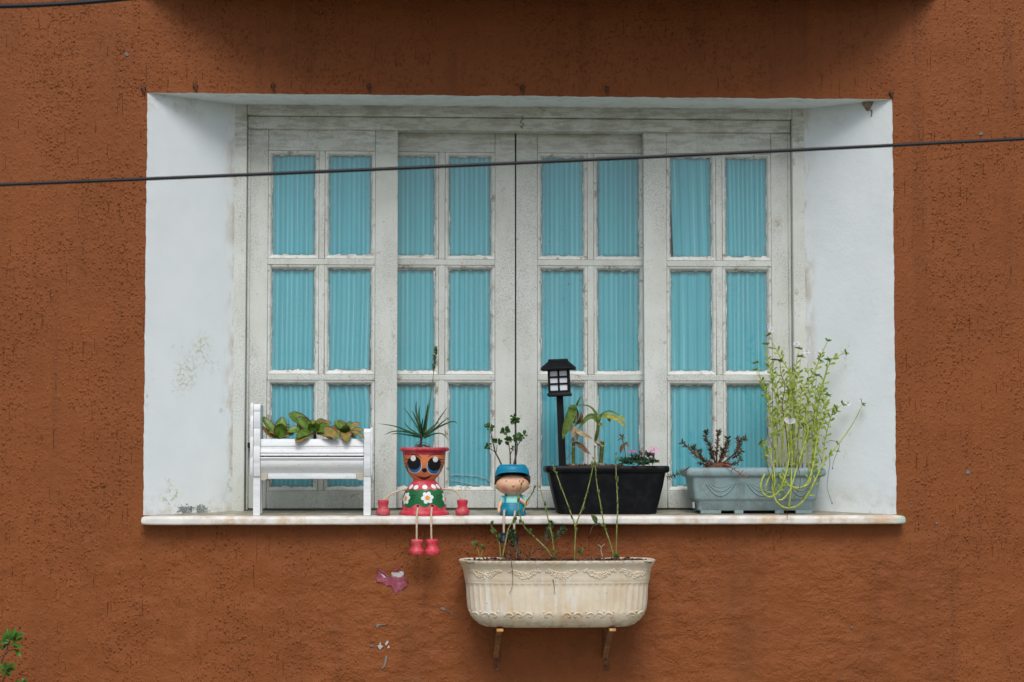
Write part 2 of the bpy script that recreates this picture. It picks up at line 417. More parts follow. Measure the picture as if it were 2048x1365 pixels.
# ---- marble sill
t = NT('stained marble'); X, Y_, Z = t.xyz()
v = t.noise(7, 6, .6, None, 2.5); c = t.mix(t.step(v, .46, .60, 0, .5), (.78, .76, .70), (.55, .53, .49))
c = t.mix(t.step(t.noise(10, 6, .7), .47, .66, 0, .75), c, (.56, .36, .17))
c = t.mix(t.step(t.noise(50, 5, .7), .62, .76, 0, .7), c, (.30, .15, .06))
c = t.mix(t.math('MULTIPLY', t.step(Y_, -.04, .02), t.step(t.noise(30, 5, .7), .25, .55, .3, .95)), c, (.25, .225, .15))
c = t.mix(t.math('MULTIPLY', t.step(X, 1.06, 1.10), .55), c, (.25, .52, .38))
M_SILL = t.done(c, .45, t.bump(t.noise(60, 4), .2, .001), .4)
M_PAVE = simple('grey paving', (.36, .38, .31), .8, .2, 8, .3, .004)
M_ASPH = simple('asphalt', (.055, .055, .056), .85, .2, 90, .5, .004)
M_CONC = simple('painted concrete', (.21, .068, .019), .8, .15, 20, .3, .003)
M_CABLE = simple('black cable rubber', (.012, .013, .015), .45, .2, 90, .1)

# ------------------------------------------------------------------ ground
GZ = -1.97
MB().add([(-150, -150, GZ-.12), (150, -150, GZ-.12), (150, 60, GZ-.12), (-150, 60, GZ-.12)], [[0, 1, 2, 3]]).build('road', M_ASPH, kind='structure')
MB()  .box(-60, 60, -3.1, 6, GZ-.11, GZ, .015).build('pavement', M_PAVE, kind='structure')
MB().box(-60, 60, -3.25, -3.104, GZ-.11, GZ+.003, .012).build('kerb', M_PAVE, kind='structure')

# ------------------------------------------------------------------ house wall with its recess
house = empty('house_wall', (0, .1, GZ), 'terracotta orange stucco house wall with rough trowelled texture around the white window recess', 'wall')
TL, TR, BL, BR = P(296, 190), P(1778, 195), P(285, 1034), P(1799, 1026)
XL, XR = (TL.x+BL.x)/2, (TR.x+BR.x)/2; ZT, ZB = (TL.z+TR.z)/2, (BL.z+BR.z)/2
YB = .170
BXL, BXR, BZT = P(475, 600, YB).x, P(1603, 600, YB).x, P(1030, 215, YB).z
def jit(x, z): return .0022*nz(x*14, z*14, 3.3)+.0016*nz(x*55, z*55, 9.1)
def lump(x, z):
    d = max(XL-x, x-XR, z-ZT, ZB-z)
    f = min(1, max(0, (d-.004)/.05)); lo = min(1, max(0, (-.40-z)/.15))
    return -f*(.0022*nz(x*5, z*5)+(.0012+.0022*lo)*nz(x*15, z*15, 2)+(.0006+.0014*lo)*nz(x*42, z*42, 5))-.0006*f
wall = MB(); OX, OZ = 1.64, 1.12
def edge_pt(side, u):
    if side in 'tb':
        x = XL+(XR-XL)*u; z = ZT if side == 't' else ZB
        return (x, z+jit(x, z)*(1 if side == 't' else .3)*min(1, 20*u, 20*(1-u)))
    z = ZB+(ZT-ZB)*u; x = XL if side == 'l' else XR
    return (x+jit(x, z)*min(1, 20*u, 20*(1-u)), z)
def outer_pt(side, u):
    if side in 'tb': return (-OX+2*OX*u, OZ if side == 't' else -OZ)
    return (-OX if side == 'l' else OX, -OZ+2*OZ*u)
for side, nu, nv in (('t', 280, 54), ('b', 280, 74), ('l', 200, 66), ('r', 200, 66)):
    vs = []
    for i in range(nu+1):
        a = edge_pt(side, i/nu); b = outer_pt(side, i/nu)
        for j in range(nv+1):
            k = j/nv; x, z = a[0]+(b[0]-a[0])*k, a[1]+(b[1]-a[1])*k; vs.append((x, lump(x, z)*min(1, (1-k)*12), z))
    wall.add(vs, [[i*(nv+1)+j, i*(nv+1)+j+1, (i+1)*(nv+1)+j+1, (i+1)*(nv+1)+j] for i in range(nu) for j in range(nv)])
for x0, x1, z0, z1 in ((-9, 9, OZ, 4.2), (-9, 9, GZ, -OZ), (-9, -OX, -OZ, OZ), (OX, 9, -OZ, OZ)):
    wall.add([(x0, 0, z0), (x1, 0, z0), (x1, 0, z1), (x0, 0, z1)], [[0, 1, 2, 3]])
wall.build('wall_face', M_WALL, house, 180)

def reveal_panel(kind, nu, nv=26):
    vs = []
    for i in range(nu+1):
        u = i/nu
        if kind == 't': a = edge_pt('t', u); b = (BXL+(BXR-BXL)*u, BZT)
        else:
            a = edge_pt(kind, u); b = (BXL if kind == 'l' else BXR, (ZB-.004)+(BZT-ZB+.004)*u)
        for j in range(nv+1):
            k = j/nv; e_ = (XL+(XR-XL)*u, ZT) if kind == 't' else (XL if kind == 'l' else XR, ZB+(ZT-ZB)*u); q_ = max(0, 1-k*9)**2    # the ragged arris dies out quickly
            a_ = (e_[0]+(a[0]-e_[0])*q_, e_[1]+(a[1]-e_[1])*q_); x = a_[0]+(b[0]-a_[0])*k; z = a_[1]+(b[1]-a_[1])*k; y = YB*k
            w = min(1, k*6, (1-k)*6, u*25, (1-u)*25); d = w*.0007*nz(x*4, z*3.2, y*4)
            if kind == 't': z += d
            else: y -= d
            vs.append((x, y, z))
    return [vs, [[i*(nv+1)+j, i*(nv+1)+j+1, (i+1)*(nv+1)+j+1, (i+1)*(nv+1)+j] for i in range(nu) for j in range(nv)]]
rv = MB()
for k, n in (('t', 280), ('l', 200), ('r', 200)): rv.add(*reveal_panel(k, n))
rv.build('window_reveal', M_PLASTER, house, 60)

# sill, sloping outwards
SZF, SZB = P(1030, 1033, -.045).z, P(1030, 1021.5, .165).z
def sill_z(Y): return SZF+(SZB-SZF)*(Y+.045)/.21
SX0, SX1 = P(282, 1040, -.045).x, P(1812, 1030, -.045).x
sl = MB(); prof = []
TH = .0235
for k in range(9):
    a = pi/2*k/8; prof.append((-.045+.009-.009*sin(a), -.009+.009*cos(a)))
for k in range(9):
    a = pi/2*k/8; prof.append((-.045+.006-.006*cos(a), -TH+.006-.006*sin(a)))
prof = [(.172, 0)]+prof+[(.172, -TH-.004)]
rg = []
for i in range(161):
    x = SX0+(SX1-SX0)*i/160; e = min(i, 160-i); sh = .004 if e == 0 else (.0015 if e == 1 else 0)
    if e == 1: x = SX0+.004 if i == 1 else SX1-.004
    rg.append([Vector((x, y+(sh if y < 0 else 0)+.0008*nz(x*30, y*30), sill_z(y)+z+(.0006*nz(x*20, y*40, 2))-(sh if z > -.01 else -sh))) for y, z in prof])
sl.rings(rg, True, True, True)
sl.build('windowsill', M_SILL, house, 50)
# balcony slab over the window, just above the picture
zsl = P(1180, -16, 0).z
bow = [(265, 0), (310, .05), (390, .14), (510, .25), (630, .32), (760, .36), (1000, .385), (1280, .385), (1450, .365), (1560, .33), (1660, .27), (1760, .17), (1830, .07), (1880, 0)]
MB().prism([(P(x_, 0).x, -.0005-d_) for x_, d_ in bow], zsl, zsl+.13, 2).build('balcony_slab', M_CONC, house, 35)
# dark room behind the window
rm = MB(); x0, x1, y0, y1, z0, z1 = BXL-.3, BXR+.3, .32, 2.2, -1.4, 1.1
rm.add([(x0, y0, z0), (x1, y0, z0), (x1, y1, z0), (x0, y1, z0), (x0, y0, z1), (x1, y0, z1), (x1, y1, z1), (x0, y1, z1)],
       [[0, 1, 2, 3], [4, 5, 6, 7], [0, 3, 7, 4], [1, 2, 6, 5], [2, 3, 7, 6]])
rm.build('room_shell', M_DARK, house)
M_RUSTKNOB = simple('painted over plug', (.10, .04, .018), .7, .3, 150, .5, .002)
for k, (px, py) in enumerate(((287, 178), (391, 172), (546, 172), (738, 173), (1045, 176), (1213, 178), (1782, 187))):
    p = P(px, py); b = MB(); rr = random.Random(k)
    b.ball(p+Vector((0, -.001, 0)), .0075, .008, .0085, 12, 8, lambda q: q*(1+.25*nz(q.x*160+k*7, q.y*160, q.z*160)))
    b.tube([p+Vector((.001, -.006, -.004)), p+Vector((.003, -.008, -.012)), p+Vector((.002, -.004, -.019))], [.004, .003, .0015], 6)
    b.build('wall_plug', M_RUSTKNOB, house)
# paint that has flaked off the wall
M_PINK = simple('old pink paint', (.27, .050, .085), .6, .2, 90, .3, .001, .35, (.5, .35, .36))
M_CHIP = simple('bare white plaster', (.50, .49, .46), .75, .1, 90, .4, .001)
M_GREYCHIP = simple('grey filler', (.20, .175, .155), .75, .2, 120, .4, .001, .4)
zw = zoomer(700, 1020, 3.957)
def chip(name, pts, mat, y=-.0042, seed=0):
    rr = random.Random(seed); q = []
    n = len(pts)
    for i in range(n):
        a, b = pts[i], pts[(i+1) % n]
        for k in range(5):
            q.append((a[0]+(b[0]-a[0])*k/4+rr.uniform(-6, 6), a[1]+(b[1]-a[1])*k/4+rr.uniform(-6, 6)))
    pw = zw(q, y); m = MB(); n = len(pw); cx = sum(pw, Vector())/n
    yy = lambda v: lump(v.x, v.z)
    top = [Vector((v.x, yy(v)-.0020, v.z)) for v in pw]; mid = [Vector((v.x, yy(v)-.0022, v.z)) for v in [p.lerp(cx, .5) for p in pw]]
    bk = [Vector((v.x, yy(v)+.003, v.z)) for v in pw]
    m.rings([bk, top, mid], True, False, True); m.build(name, mat, house, 60)
chip('paint_chip', [(222, 472), (245, 478), (262, 500), (285, 528), (318, 540), (336, 500), (345, 478), (365, 460), (395, 462), (424, 474), (428, 510), (445, 540), (460, 572), (450, 610), (420, 632), (385, 642), (365, 664), (345, 640), (325, 603), (295, 603), (262, 580), (212, 570), (205, 530)], M_PINK, seed=1)
def chip2(name, pts, mat, seed, d=.0032):
    rr = random.Random(seed); q = []
    for i in range(len(pts)):
        a, b = pts[i], pts[(i+1) % len(pts)]
        for k in range(3): q.append((a[0]+(b[0]-a[0])*k/3+rr.uniform(-2.5, 2.5), a[1]+(b[1]-a[1])*k/3+rr.uniform(-2.5, 2.5)))
    pw = zw(q, 0); cx = sum(pw, Vector())/len(pw)
    f = lambda v, o: Vector((v.x, lump(v.x, v.z)-o, v.z))
    MB().rings([[f(v, -.003) for v in pw], [f(v, d) for v in pw], [f(v.lerp(cx, .5), d) for v in pw]], True, False, True).build(name, mat, house, 60)
chip2('paint_chip', [(325, 495), (358, 497), (380, 500), (400, 486), (422, 486), (426, 512), (404, 530), (380, 535), (355, 526), (332, 527)], M_CHIP, 2)
chip2('paint_chip', [(246, 508), (262, 512), (275, 525), (284, 540), (266, 538)], M_CHIP, 3)
rr = random.Random(3)
for (x0, y0, x1, y1) in ((222, 470, 262, 498), (262, 500, 318, 540), (330, 535, 345, 478), (345, 478, 395, 460), (395, 460, 426, 480), (428, 510, 460, 570), (205, 530, 214, 480), (260, 582, 212, 568), (325, 603, 295, 604), (345, 640, 325, 605), (420, 632, 450, 608)):
    # lifted lips of the paint film round the bare patch
    n_ = 6; A, Bq = [], []; cxp, cyp = 335, 560
    for k in range(n_+1):
        t_ = k/n_; x, y = x0+(x1-x0)*t_, y0+(y1-y0)*t_; dx, dy = cxp-x, cyp-y; L_ = math.hypot(dx, dy); w_ = (5+9*rr.random())*sin(pi*min(1, max(0, t_)))**.5
        p = zw([(x-dx/L_*5, y-dy/L_*5)], 0)[0]; q_ = zw([(x+dx/L_*w_, y+dy/L_*w_)], 0)[0]
        A.append(Vector((p.x, lump(p.x, p.z)-.0008, p.z))); Bq.append(Vector((q_.x, lump(q_.x, q_.z)-.0034-.002*rr.random(), q_.z)))
    MB().add(A+Bq, [[k, k+1, n_+2+k, n_+1+k] for k in range(n_)]).build('paint_flake', M_WALL, house, 180)
for k, q in enumerate(([(238, 1043), (248, 1072), (262, 1078), (238, 1108), (222, 1085), (213, 1074), (232, 1070)], [(276, 1062), (290, 1040), (304, 1034), (300, 1058), (286, 1074)],
                       [(300, 1074), (313, 1078), (311, 1095), (298, 1092)], [(152, 1070), (180, 1066), (186, 1080), (160, 1084)],
                       [(282, 1152), (296, 1156), (284, 1228), (266, 1250), (250, 1262), (268, 1218)], [(708, 778), (738, 770), (757, 780), (752, 797), (726, 793)],
                       [(764, 800), (812, 812), (814, 838), (800, 818)], [(212, 902), (246, 905), (296, 903), (250, 912), (222, 916), (210, 934)])):
    chip2('paint_chip', q, M_GREYCHIP if k > 2 else M_CHIP, 10+k, .0030)
M_WHITECHIP = M_CHIP
for px, py, r in ((254, 109, 5), (1059, 78, 1.5), (642, 25, 2), (937, 161, 2), (1962, 268, 5), (1925, 286, 3.5), (1822, 1005, 3), (1872, 1047, 3.5), (1935, 945, 5), (1703, 1254, 3), (1738, 1044, 2)):
    p = P(px, py); r *= .0011; q = []
    for j in range(9):
        a = 2*pi*j/9; rr = r*(1+.9*nz(px+j*1.7, py*.3+j))
        q.append((p.x+rr*cos(a), p.z+rr*sin(a)))
    MB().rings([[Vector((x, lump(x, z)+.002, z)) for x, z in q], [Vector((x, lump(x, z)-.0026, z)) for x, z in q]], True, False, True).build('paint_chip', M_GREYCHIP, house, 60)
# mould patch on the left foot of the reveal and the flakes beside it
M_MOULD = simple('grey mould', (.22, .26, .25), .8, .35, 130, .4, .001, .5, (.5, .5, .48))
def on_reveal(px, py, left=True):
    """Where the view ray through this pixel meets the splayed side of the recess."""
    x0, x1 = (XL, BXL) if left else (XR, BXR)
    lo, hi = 0.0, YB
    for _ in range(40):
        y = (lo+hi)/2; p = P(px, py, y); xs = x0+(x1-x0)*y/YB
        if (p.x < xs) == left: hi = y
        else: lo = y
    return P(px, py, y)
m = MB(); st_ = 1.6
for i in range(60):
    for j in range(18):
        x, y = 350+i*st_, 1008+j*st_; u_ = (x-350)/68; w = min(1, (y-1006)/7)*min(1, (1032-y)/6)*min(1, u_*6)*min(1, (1.03-u_)*6)*(1 if abs(u_-.56) > .07 else .4)
        if nz(x*.14, y*.30, 1)+.7*nz(x*.55, y*.7, 2)+.35 < 1.05*(1-w)+.12: continue
        q = [on_reveal(x+a*st_, y+b_*st_)+Vector((.001, -.0014, 0)) for a, b_ in ((0, 0), (1, 0), (1, 1), (0, 1))]; m.add(q, [[0, 1, 2, 3]])
m.build('mould_patch', M_MOULD, house)

# ------------------------------------------------------------------ window
window = empty('window', (P(1040, 600, .17).x, .17, SZB), 'wide weathered white wooden window with four sashes of small panes', 'window', kind='thing')
px = lambda x, Y, y=600: P(x, y, Y).x
pz = lambda y, Y, x=1040: P(x, y, Y).z
fm = MB(); jl, jr = px(491.5, .163), px(1587, .163); zt1, zt2 = pz(234, .163), pz(262, .183); zb = sill_z(.17)
fm.box(BXL-.012, jl, .163, .30, zb-.012, BZT+.012, .002)
fm.box(jr, BXR+.012, .163, .30, zb-.012, BZT+.012, .002)
fm.box(jl+.0005, jr-.0005, .1635, .30, zt1, BZT+.012, .002)
fm.box(jl+.001, jr-.001, .183, .30, zt2, zt1-.0008, .002)
fm.box(jl+.001, jl+.009, .186, .30, zb, zt2-.0008, .002)
fm.box(jr-.009, jr-.001, .186, .30, zb, zt2-.0008, .002)
fm.build('window_frame', M_WOOD, window)
tr_ = MB(); tr_.box(jl+.01, jr-.01, .188, .30, zb-.012, zb+.0035, .001); tr_.build('sash_track', simple('grimy track', (.10, .095, .08), .8), window)
hk = P(1044, 236, .16)
h = MB(); h.tube(catmull([hk+Vector((0, .004, .004)), hk+Vector((.004, -.006, -.004)), hk+Vector((-.005, -.004, -.012)), hk+Vector((.005, -.005, -.020)), hk+Vector((-.004, -.004, -.027)), hk+Vector((.003, -.003, -.031))], 5), .0016, 6)
h.build('hook', simple('grimy hook wire', (.20, .18, .14), .7), window)
lt = MB(); lp = P(501, 891, .165); lt.box(lp.x-.008, lp.x+.02, .150, .190, lp.z-.008, lp.z+.008, .003); lt.build('latch', simple('black latch', (.015, .015, .016), .5), window)

def wob(n, seed):
    r = random.Random(seed); return [r.random() for _ in range(n)]
def sash(label, x0, x1, z0, z1, Yf, cols, rows, seed, clabel, gap=(None, None), coarse=None):
    TK = .034
    f = MB(); c = .0016
    xs = [x0]+[v for q in cols for v in q]+[x1]
    zs = [z0]+[v for q in rows for v in q]+[z1]      # rows from the bottom up
    f.box(xs[0], xs[1], Yf, Yf+TK, z0, z1, c); f.box(xs[-2], xs[-1], Yf, Yf+TK, z0, z1, c)
    for k in range(0, len(zs), 2): f.box(xs[1]+.0002, xs[-2]-.0002, Yf+.0004, Yf+TK-.001, zs[k], zs[k+1], c)
    for k in range(1, len(zs)-2, 2): f.box(xs[2], xs[3], Yf+.0007, Yf+TK-.001, zs[k]+.0002, zs[k+1]-.0002, c)
    so = f.build('sash', M_WOOD, window, label=label)
    for ci, (a, b) in enumerate(cols):
        for ri, (lo, hi) in enumerate(rows):
            bw = .0115; bd = MB(); n = 5; rings = []
            for k in range(n+1):                       # ovolo bead, mitred at the corners
                q = pi/2*k/n; w = .001+(bw-.001)*sin(q)*.92+(.001 if k == n else 0); d = Yf+.0012+.0125*(1-cos(q))
                rings.append([Vector((a+w, d, lo+w)), Vector((b-w, d, lo+w)), Vector((b-w, d, hi-w)), Vector((a+w, d, hi-w))])
            rings = [[Vector((a-.0001, Yf+.006, lo-.0001)), Vector((b+.0001, Yf+.006, lo-.0001)), Vector((b+.0001, Yf+.006, hi+.0001)), Vector((a-.0001, Yf+.006, hi+.0001))]]+rings
            vs = []; uv = []; m = len(rings)
            fs = []
            for s_ in range(4):
                o = len(vs)
                for k, r_ in enumerate(rings):
                    for e in (0, 1):
                        vs.append(r_[(s_+e) % 4]); uv.append((e, k/(m-1)))
                fs += [[o+2*k, o+2*k+1, o+2*k+3, o+2*k+2] for k in range(m-1)]
            bd.add(vs, fs, uv); bd.build('glazing_bead', M_BEAD, so, 50)
            ga, gb, gl_, gh = a+bw-.001, b-bw+.001, lo+bw-.001, hi-bw+.001; yg = Yf+.0145
            g = MB(); g.add([(ga, yg, gl_), (gb, yg, gl_), (gb, yg, gh), (ga, yg, gh)], [[0, 1, 2, 3]], [(0, 0), (1, 0), (1, 1), (0, 1)])
            g.build('pane', M_GLASS, so, fix=False)
            pt = MB(); rr = random.Random(seed*100+ci*10+ri)
            def rag(p0, p1, inn, amp, ph):
                n = 34; A = []; Bq = []
                for k in range(n+1):
                    t_ = k/n; p = Vector(p0).lerp(Vector(p1), t_)
                    w = amp*max(.06, .5+1.3*nz(t_*7+ph, ph)+.7*nz(t_*23, ph))*min(1, 1)
                    A.append(p); Bq.append(p+Vector(inn)*w+Vector((0, .0006, 0)))
                pt.add(A+Bq, [[k, k+1, n+2+k, n+1+k] for k in range(n)])
            y_ = yg-.0022
            rag((ga, y_, gl_), (gb, y_, gl_), (0, 0, 1), .0040, rr.uniform(0, 90)); rag((ga, y_, gh), (gb, y_, gh), (0, 0, -1), .0034, rr.uniform(0, 90))
            rag((ga, y_, gl_), (ga, y_, gh), (1, 0, 0), .0026, rr.uniform(0, 90)); rag((gb, y_, gl_), (gb, y_, gh), (-1, 0, 0), .0026, rr.uniform(0, 90))
            pt.build('putty', M_PUTTY, so, 60)
    # curtain hung on the inside of this sash
    cx0, cx1, cz0, cz1 = cols[0][0]-.006, cols[-1][1]+.006, rows[0][0]-.004, rows[-1][1]+.012
    nxn, nzn = 300, 16; rr = random.Random(seed+50); ph = []; a_ = 0
    for i in range(nxn+1):
        ph.append(a_); x_ = cx0+(cx1-cx0)*i/nxn
        per = .0290*(1+.45*nz(x_*45, seed)) if not (coarse and x_ < coarse) else .0560
        a_ += (cx1-cx0)/nxn/per*2*pi
    vs = []; uvs_ = []
    for j in range(nzn+1):
        v = j/nzn; zz = cz0+(cz1-cz0)*v
        l_ = cx0 if gap[0] is None else gap[0](zz); r_ = cx1 if gap[1] is None else gap[1](zz)
        for i in range(nxn+1):
            u_ = i/nxn; x_ = l_+(r_-l_)*u_
            s1 = sin(ph[i]+.15*nz(u_*8, v*.5, seed)); am = .0017*(1+.6*nz(u_*25, seed))
            y_ = Yf+.0190+am*(abs(s1)**.7)*(1 if s1 > 0 else -1)+.0010*nz(u_*6, v*2, seed)
            vs.append((x_+.0010*nz(u_*30, v*.35, seed), y_, zz)); uvs_.append((ph[i]/pi, v))
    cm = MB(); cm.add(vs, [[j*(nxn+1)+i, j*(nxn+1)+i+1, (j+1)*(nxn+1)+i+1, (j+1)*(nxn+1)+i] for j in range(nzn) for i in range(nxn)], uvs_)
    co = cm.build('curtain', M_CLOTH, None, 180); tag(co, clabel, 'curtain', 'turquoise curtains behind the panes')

YO, YI = .194, .236
zrow = lambda ys, Y, x: [(pz(b, Y, x), pz(a, Y, x)) for a, b in reversed(ys)]
rowsO = zrow([(302, 518), (530, 749), (761, 982.5)], YO, 640)
rowsI = zrow([(305, 519), (531, 750), (761, 982)], YI, 930)
xo = lambda v: px(v, YO); xi = lambda v: px(v, YI)
zo0, zo1 = sill_z(.19)+.004, pz(261.5, YO); zi1 = pz(267, YI); zi0 = zo0
gx = lambda x, z: x
sash('leftmost sash, standing in front of the one beside it, paint stained grey on its right stile', xo(498), xo(795), zo0, zo1, YO,
     [(xo(535), xo(637)), (xo(649), xo(750))], rowsO, 1, 'turquoise curtain behind the leftmost sash, above the white bench planter',
     (None, lambda z: xo(750)-.0105-.0095*max(0, min(1, (.12-z)/.30))*(1 if z > -.17 else .1)))
sash('second sash from the left, behind the leftmost one', xi(770), xi(1030), zi0, zi1, YI,
     [(xi(784), xi(877)), (xi(890), xi(990))], rowsI, 2, 'turquoise curtain behind the second sash from the left, above the smiling doll pot')
sash('third sash from the left, behind the rightmost one', xi(1032.5), xi(1305), zi0, zi1, YI,
     [(xi(1075), xi(1175)), (xi(1188), xi(1287))], rowsI, 3, 'turquoise curtain behind the third sash from the left, with the garden lantern before it')
z1_, z2_ = rowsO[2]
sash('rightmost sash, standing in front of the one beside it', xo(1288), xo(1588), zo0, zo1, YO,
     [(xo(1334), xo(1432.5)), (xo(1445.5), xo(1543.5))], rowsO, 4, 'turquoise curtain behind the rightmost sash, with coarse folds in its lower left pane',
     (lambda z: xo(1334)+.0105+(.011*max(0, (z2_-z)/(z2_-z1_)) if z > z1_ else 0), None), coarse=xo(1439))
wv = MB(); wv.tube(catmull([P(900, 950, .2505), P(935, 951, .2500), P(965, 955, .2500), P(984, 966, .2503)], 6), .0011, 6)
o = wv.build('thin_wire', simple('pale wire', (.35, .38, .36), .5)); tag(o, 'thin pale wire trailing across a lower pane above the boy figurine', 'wire')
wv = MB(); wv.tube(catmull([P(902, 960, .2505), P(930, 966, .2502), P(975, 974, .2503)], 6), .0008, 6)
wv.build('thin_wire', bpy.data.materials['pale wire'], o)

# ------------------------------------------------------------------ overhead cables and the mud nest
YC = -2.5
def cable(pts, r, Y, label, n=10):
    # spans well past the picture on both sides, sagging a little
    a, b = P(*pts[0], Y), P(*pts[-1], Y); d = b-a; path = []
    for i in range(-40, 61):
        k = i/20; p = a+d*k
        path.append(p+Vector((0, 0, .010*((k-.5)**2-.25))))
    m = MB(); m.tube(path, r, n); o = m.build('overhead_cable', M_CABLE); tag(o, label, 'cable', 'cables strung in front of the house')
cable([(0, 370), (2048, 278)], .0029, YC, 'long thin black cable crossing the whole window from left to right')
cable([(0, 13), (260, -3)], .0042, -2.2, 'short stretch of thick black cable in the top left corner of the wall')
nest = MB(); np_ = P(1738, 196, .045); rg = []
for i in range(9):
    k = i/8; r = .026*(1-k**2.2*.75); rg.append([Vector((np_.x+(r*cos(2*pi*j/20))*(1+.18*nz(j*.8, i*.5)), np_.y+.6*r*sin(2*pi*j/20), np_.z+.008-.046*k**1.2+.003*nz(j*.9, i*.7, 4))) for j in range(20)])
nest.rings(rg, True, True, True); nest.tube([np_+Vector((.004, -.008, -.036)), np_+Vector((.006, -.009, -.045)), np_+Vector((.003, -.009, -.056))], [.003, .002, .0015], 6)
o = nest.build('mud_nest', simple('dry mud', (.20, .15, .10), .9, .35, 140, .6, .003, .5, (.42, .38, .32)), None, 180)
tag(o, 'small grey brown mud nest under the top right corner of the white recess', 'nest')

# ================================================================== things on and below the sill
def stand(cx, Y):  return Vector((cx, Y, sill_z(Y)))
t = NT('white painted bench wood'); X, Y_, Z = t.xyz()
c = t.mix(t.step(t.noise(1, 5, .6, t.mapv((8, 60, 60))), .3, .7), (.72, .75, .76), (.84, .85, .85))
c = t.mix(t.math('MULTIPLY', t.step(t.noise(60, 5, .7), .54, .70), .3), c, (.50, .49, .45))
c = t.mix(t.step(t.noise(190, 2), .71, .75, 0, .8), c, (.12, .10, .08))
M_BENCH = t.done(c, .5, t.bump(t.noise(1, 4, .6, t.mapv((20, 300, 300))), .3, .001), .35)
M_SOIL = simple('dark potting soil', (.045, .028, .018), .95, .45, 160, 1, .004)
M_REDBARK = simple('reddish bark chips', (.16, .075, .045), .9, .45, 160, 1, .004)
def soil(name, mat, parent, x0, x1, y0, y1, z, amp=.004, seed=0, n=34):
    m = MB(); ny = 10; vs = []
    for i in range(n+1):
        for j in range(ny+1):
            x, y = x0+(x1-x0)*i/n, y0+(y1-y0)*j/ny
            vs.append((x, y, z+amp*nz(x*60, y*60, seed)+amp*.7*nz(x*170, y*170, seed)))
    m.add(vs, [[i*(ny+1)+j, i*(ny+1)+j+1, (i+1)*(ny+1)+j+1, (i+1)*(ny+1)+j] for i in range(n) for j in range(ny)])
    rr = random.Random(seed)
    for _ in range(60):
        x, y = rr.uniform(x0, x1), rr.uniform(y0, y1); r = rr.uniform(.0015, .004)
        m.ball((x, y, z+amp*.4), r*1.5, r, r*.8, 6, 4)
    return m.build(name, mat, parent, 60)

# ------------------------------------------------------------------ white bench planter
YF, YR = -.012, .105                                        # front and back of the bench
bench = empty('bench_planter', stand(P(622, 1028, .02).x, .03), 'white wooden bench shaped planter box filled with red edged succulents', 'planter')
zB = lambda y, Y=YF: P(622, y, Y).z
xB = lambda x, Y=YF: P(x, 940, Y).x
xl, xr = xB(520.5), xB(727.5)
def bench_side(x0, x1, ztop, mirror):
    y0, y1 = YF-.004, YR
    zt, zm, zl = ztop, zB(952), sill_z(YF)+.0005
    m = MB()
    # the leg board, with the scalloped arm board laid on its outer face
    leg = [(y0, zl), (y0+.034, sill_z(y0+.034)+.0005), (y0+.036, zm-.02), (y0+.05, zm), (y1-.05, zm), (y1-.036, zm-.02), (y1-.034, sill_z(y1-.034)+.0005), (y1, sill_z(y1)+.0005), (y1, zt-.02), (y1-.01, zt-.006), (y0+.012, zt-.004), (y0+.003, zt-.014)]
    m.prism(leg, x0, x1)
    arm = []; n = 64; za = zB(953)
    for i in range(n+1):
        k = i/n; z = za+(zt-za)*k
        bulge = .010*sin(pi*min(1, k*1.02))**.6+(.0042 if not mirror else .0014)*abs(sin(k*pi*3.5+.4))
        arm.append((y0-.001-bulge, z))
    arm += [(y1-.02, zt), (y1-.004, zt-.012), (y1-.002, za)]
    a, b = (x0-.0085, x0-.0006) if not mirror else (x1+.0006, x1+.0050)
    m.prism(arm, a, b)
    # the carved front edge of the leg board: a run of shallow scoops
    ed = []
    for i in range(n+1):
        k = i/n; z = za+(zt-.004-za)*k; q = (k*4.2+.25) % 1.0
        ed.append((y0-.0085*min(1, 6*k, 10*(1-k)+.25)-(.0036*abs(sin(pi*q))**.5 if not mirror else .0008*abs(sin(pi*q))), z))
    m.prism([(y0+.002, za)]+ed+[(y0+.002, zt-.004)], x0+.0006, x1-.0002)
    return m
bench_side(xB(507), xl, zB(806), False).build('side_panel', M_BENCH, bench, 24)
bench_side(xr, xB(741.5), zB(855), True).build('side_panel', M_BENCH, bench, 24)
def plank(za, zb_, yf, x0, x1, steps):
    poly = [(yf+.022, za), (yf+.022, zb_)]
    for k, d in steps: poly.append((yf+d, zb_+(za-zb_)*k))
    return MB().prism(poly, x0, x1)
bx0, bx1 = xl+.0006, xr-.0006
plank(zB(912.5), zB(878.5), YF-.006, bx0, bx1, [(0, .013), (.14, .008), (.40, .0035), (.46, .0055), (.60, .0048), (.66, .001), (.80, -.001), (.84, .0014), (.92, .0012), (.97, -.001)]).build('front_plank', M_BENCH, bench, 28)
plank(zB(946), zB(914.5), YF-.007, bx0, bx1, [(0, .001), (.06, -.001), (.16, .001), (.22, .0035), (.36, .003), (.50, .0045), (.62, .007), (.74, .0105), (.86, .015), (.97, .018)]).build('front_plank', M_BENCH, bench, 28)
plank(zB(959), zB(948), YF+.010, xB(535.5), xB(712), [(.1, 0), (.5, -.001), (.9, 0)]).build('front_rail', M_BENCH, bench, 28)
for a, b in ((bx0, xB(535)), (xB(712.5), bx1)):
    z0, z1 = zB(961), zB(947)
    MB().prism([(a, z1), (b, z1), (b, z0+.004), ((a+b)/2, z0), (a, z0+.001)] if a < xB(600) else [(a, z1), (b, z1), (b, z0+.001), ((a+b)/2, z0), (a, z0+.004)], YF+.006, YF+.022, 1).build('corner_block', simple('yellowed wood block', (.50, .46, .37), .6), bench, 30)
bk = MB(); bk.box(bx0, bx1, YR-.012, YR, zB(948), zB(880), .001); bk.box(bx0, bx1, YF+.013, YR-.013, zB(949), zB(941), .001); bk.build('back_board', M_BENCH, bench)
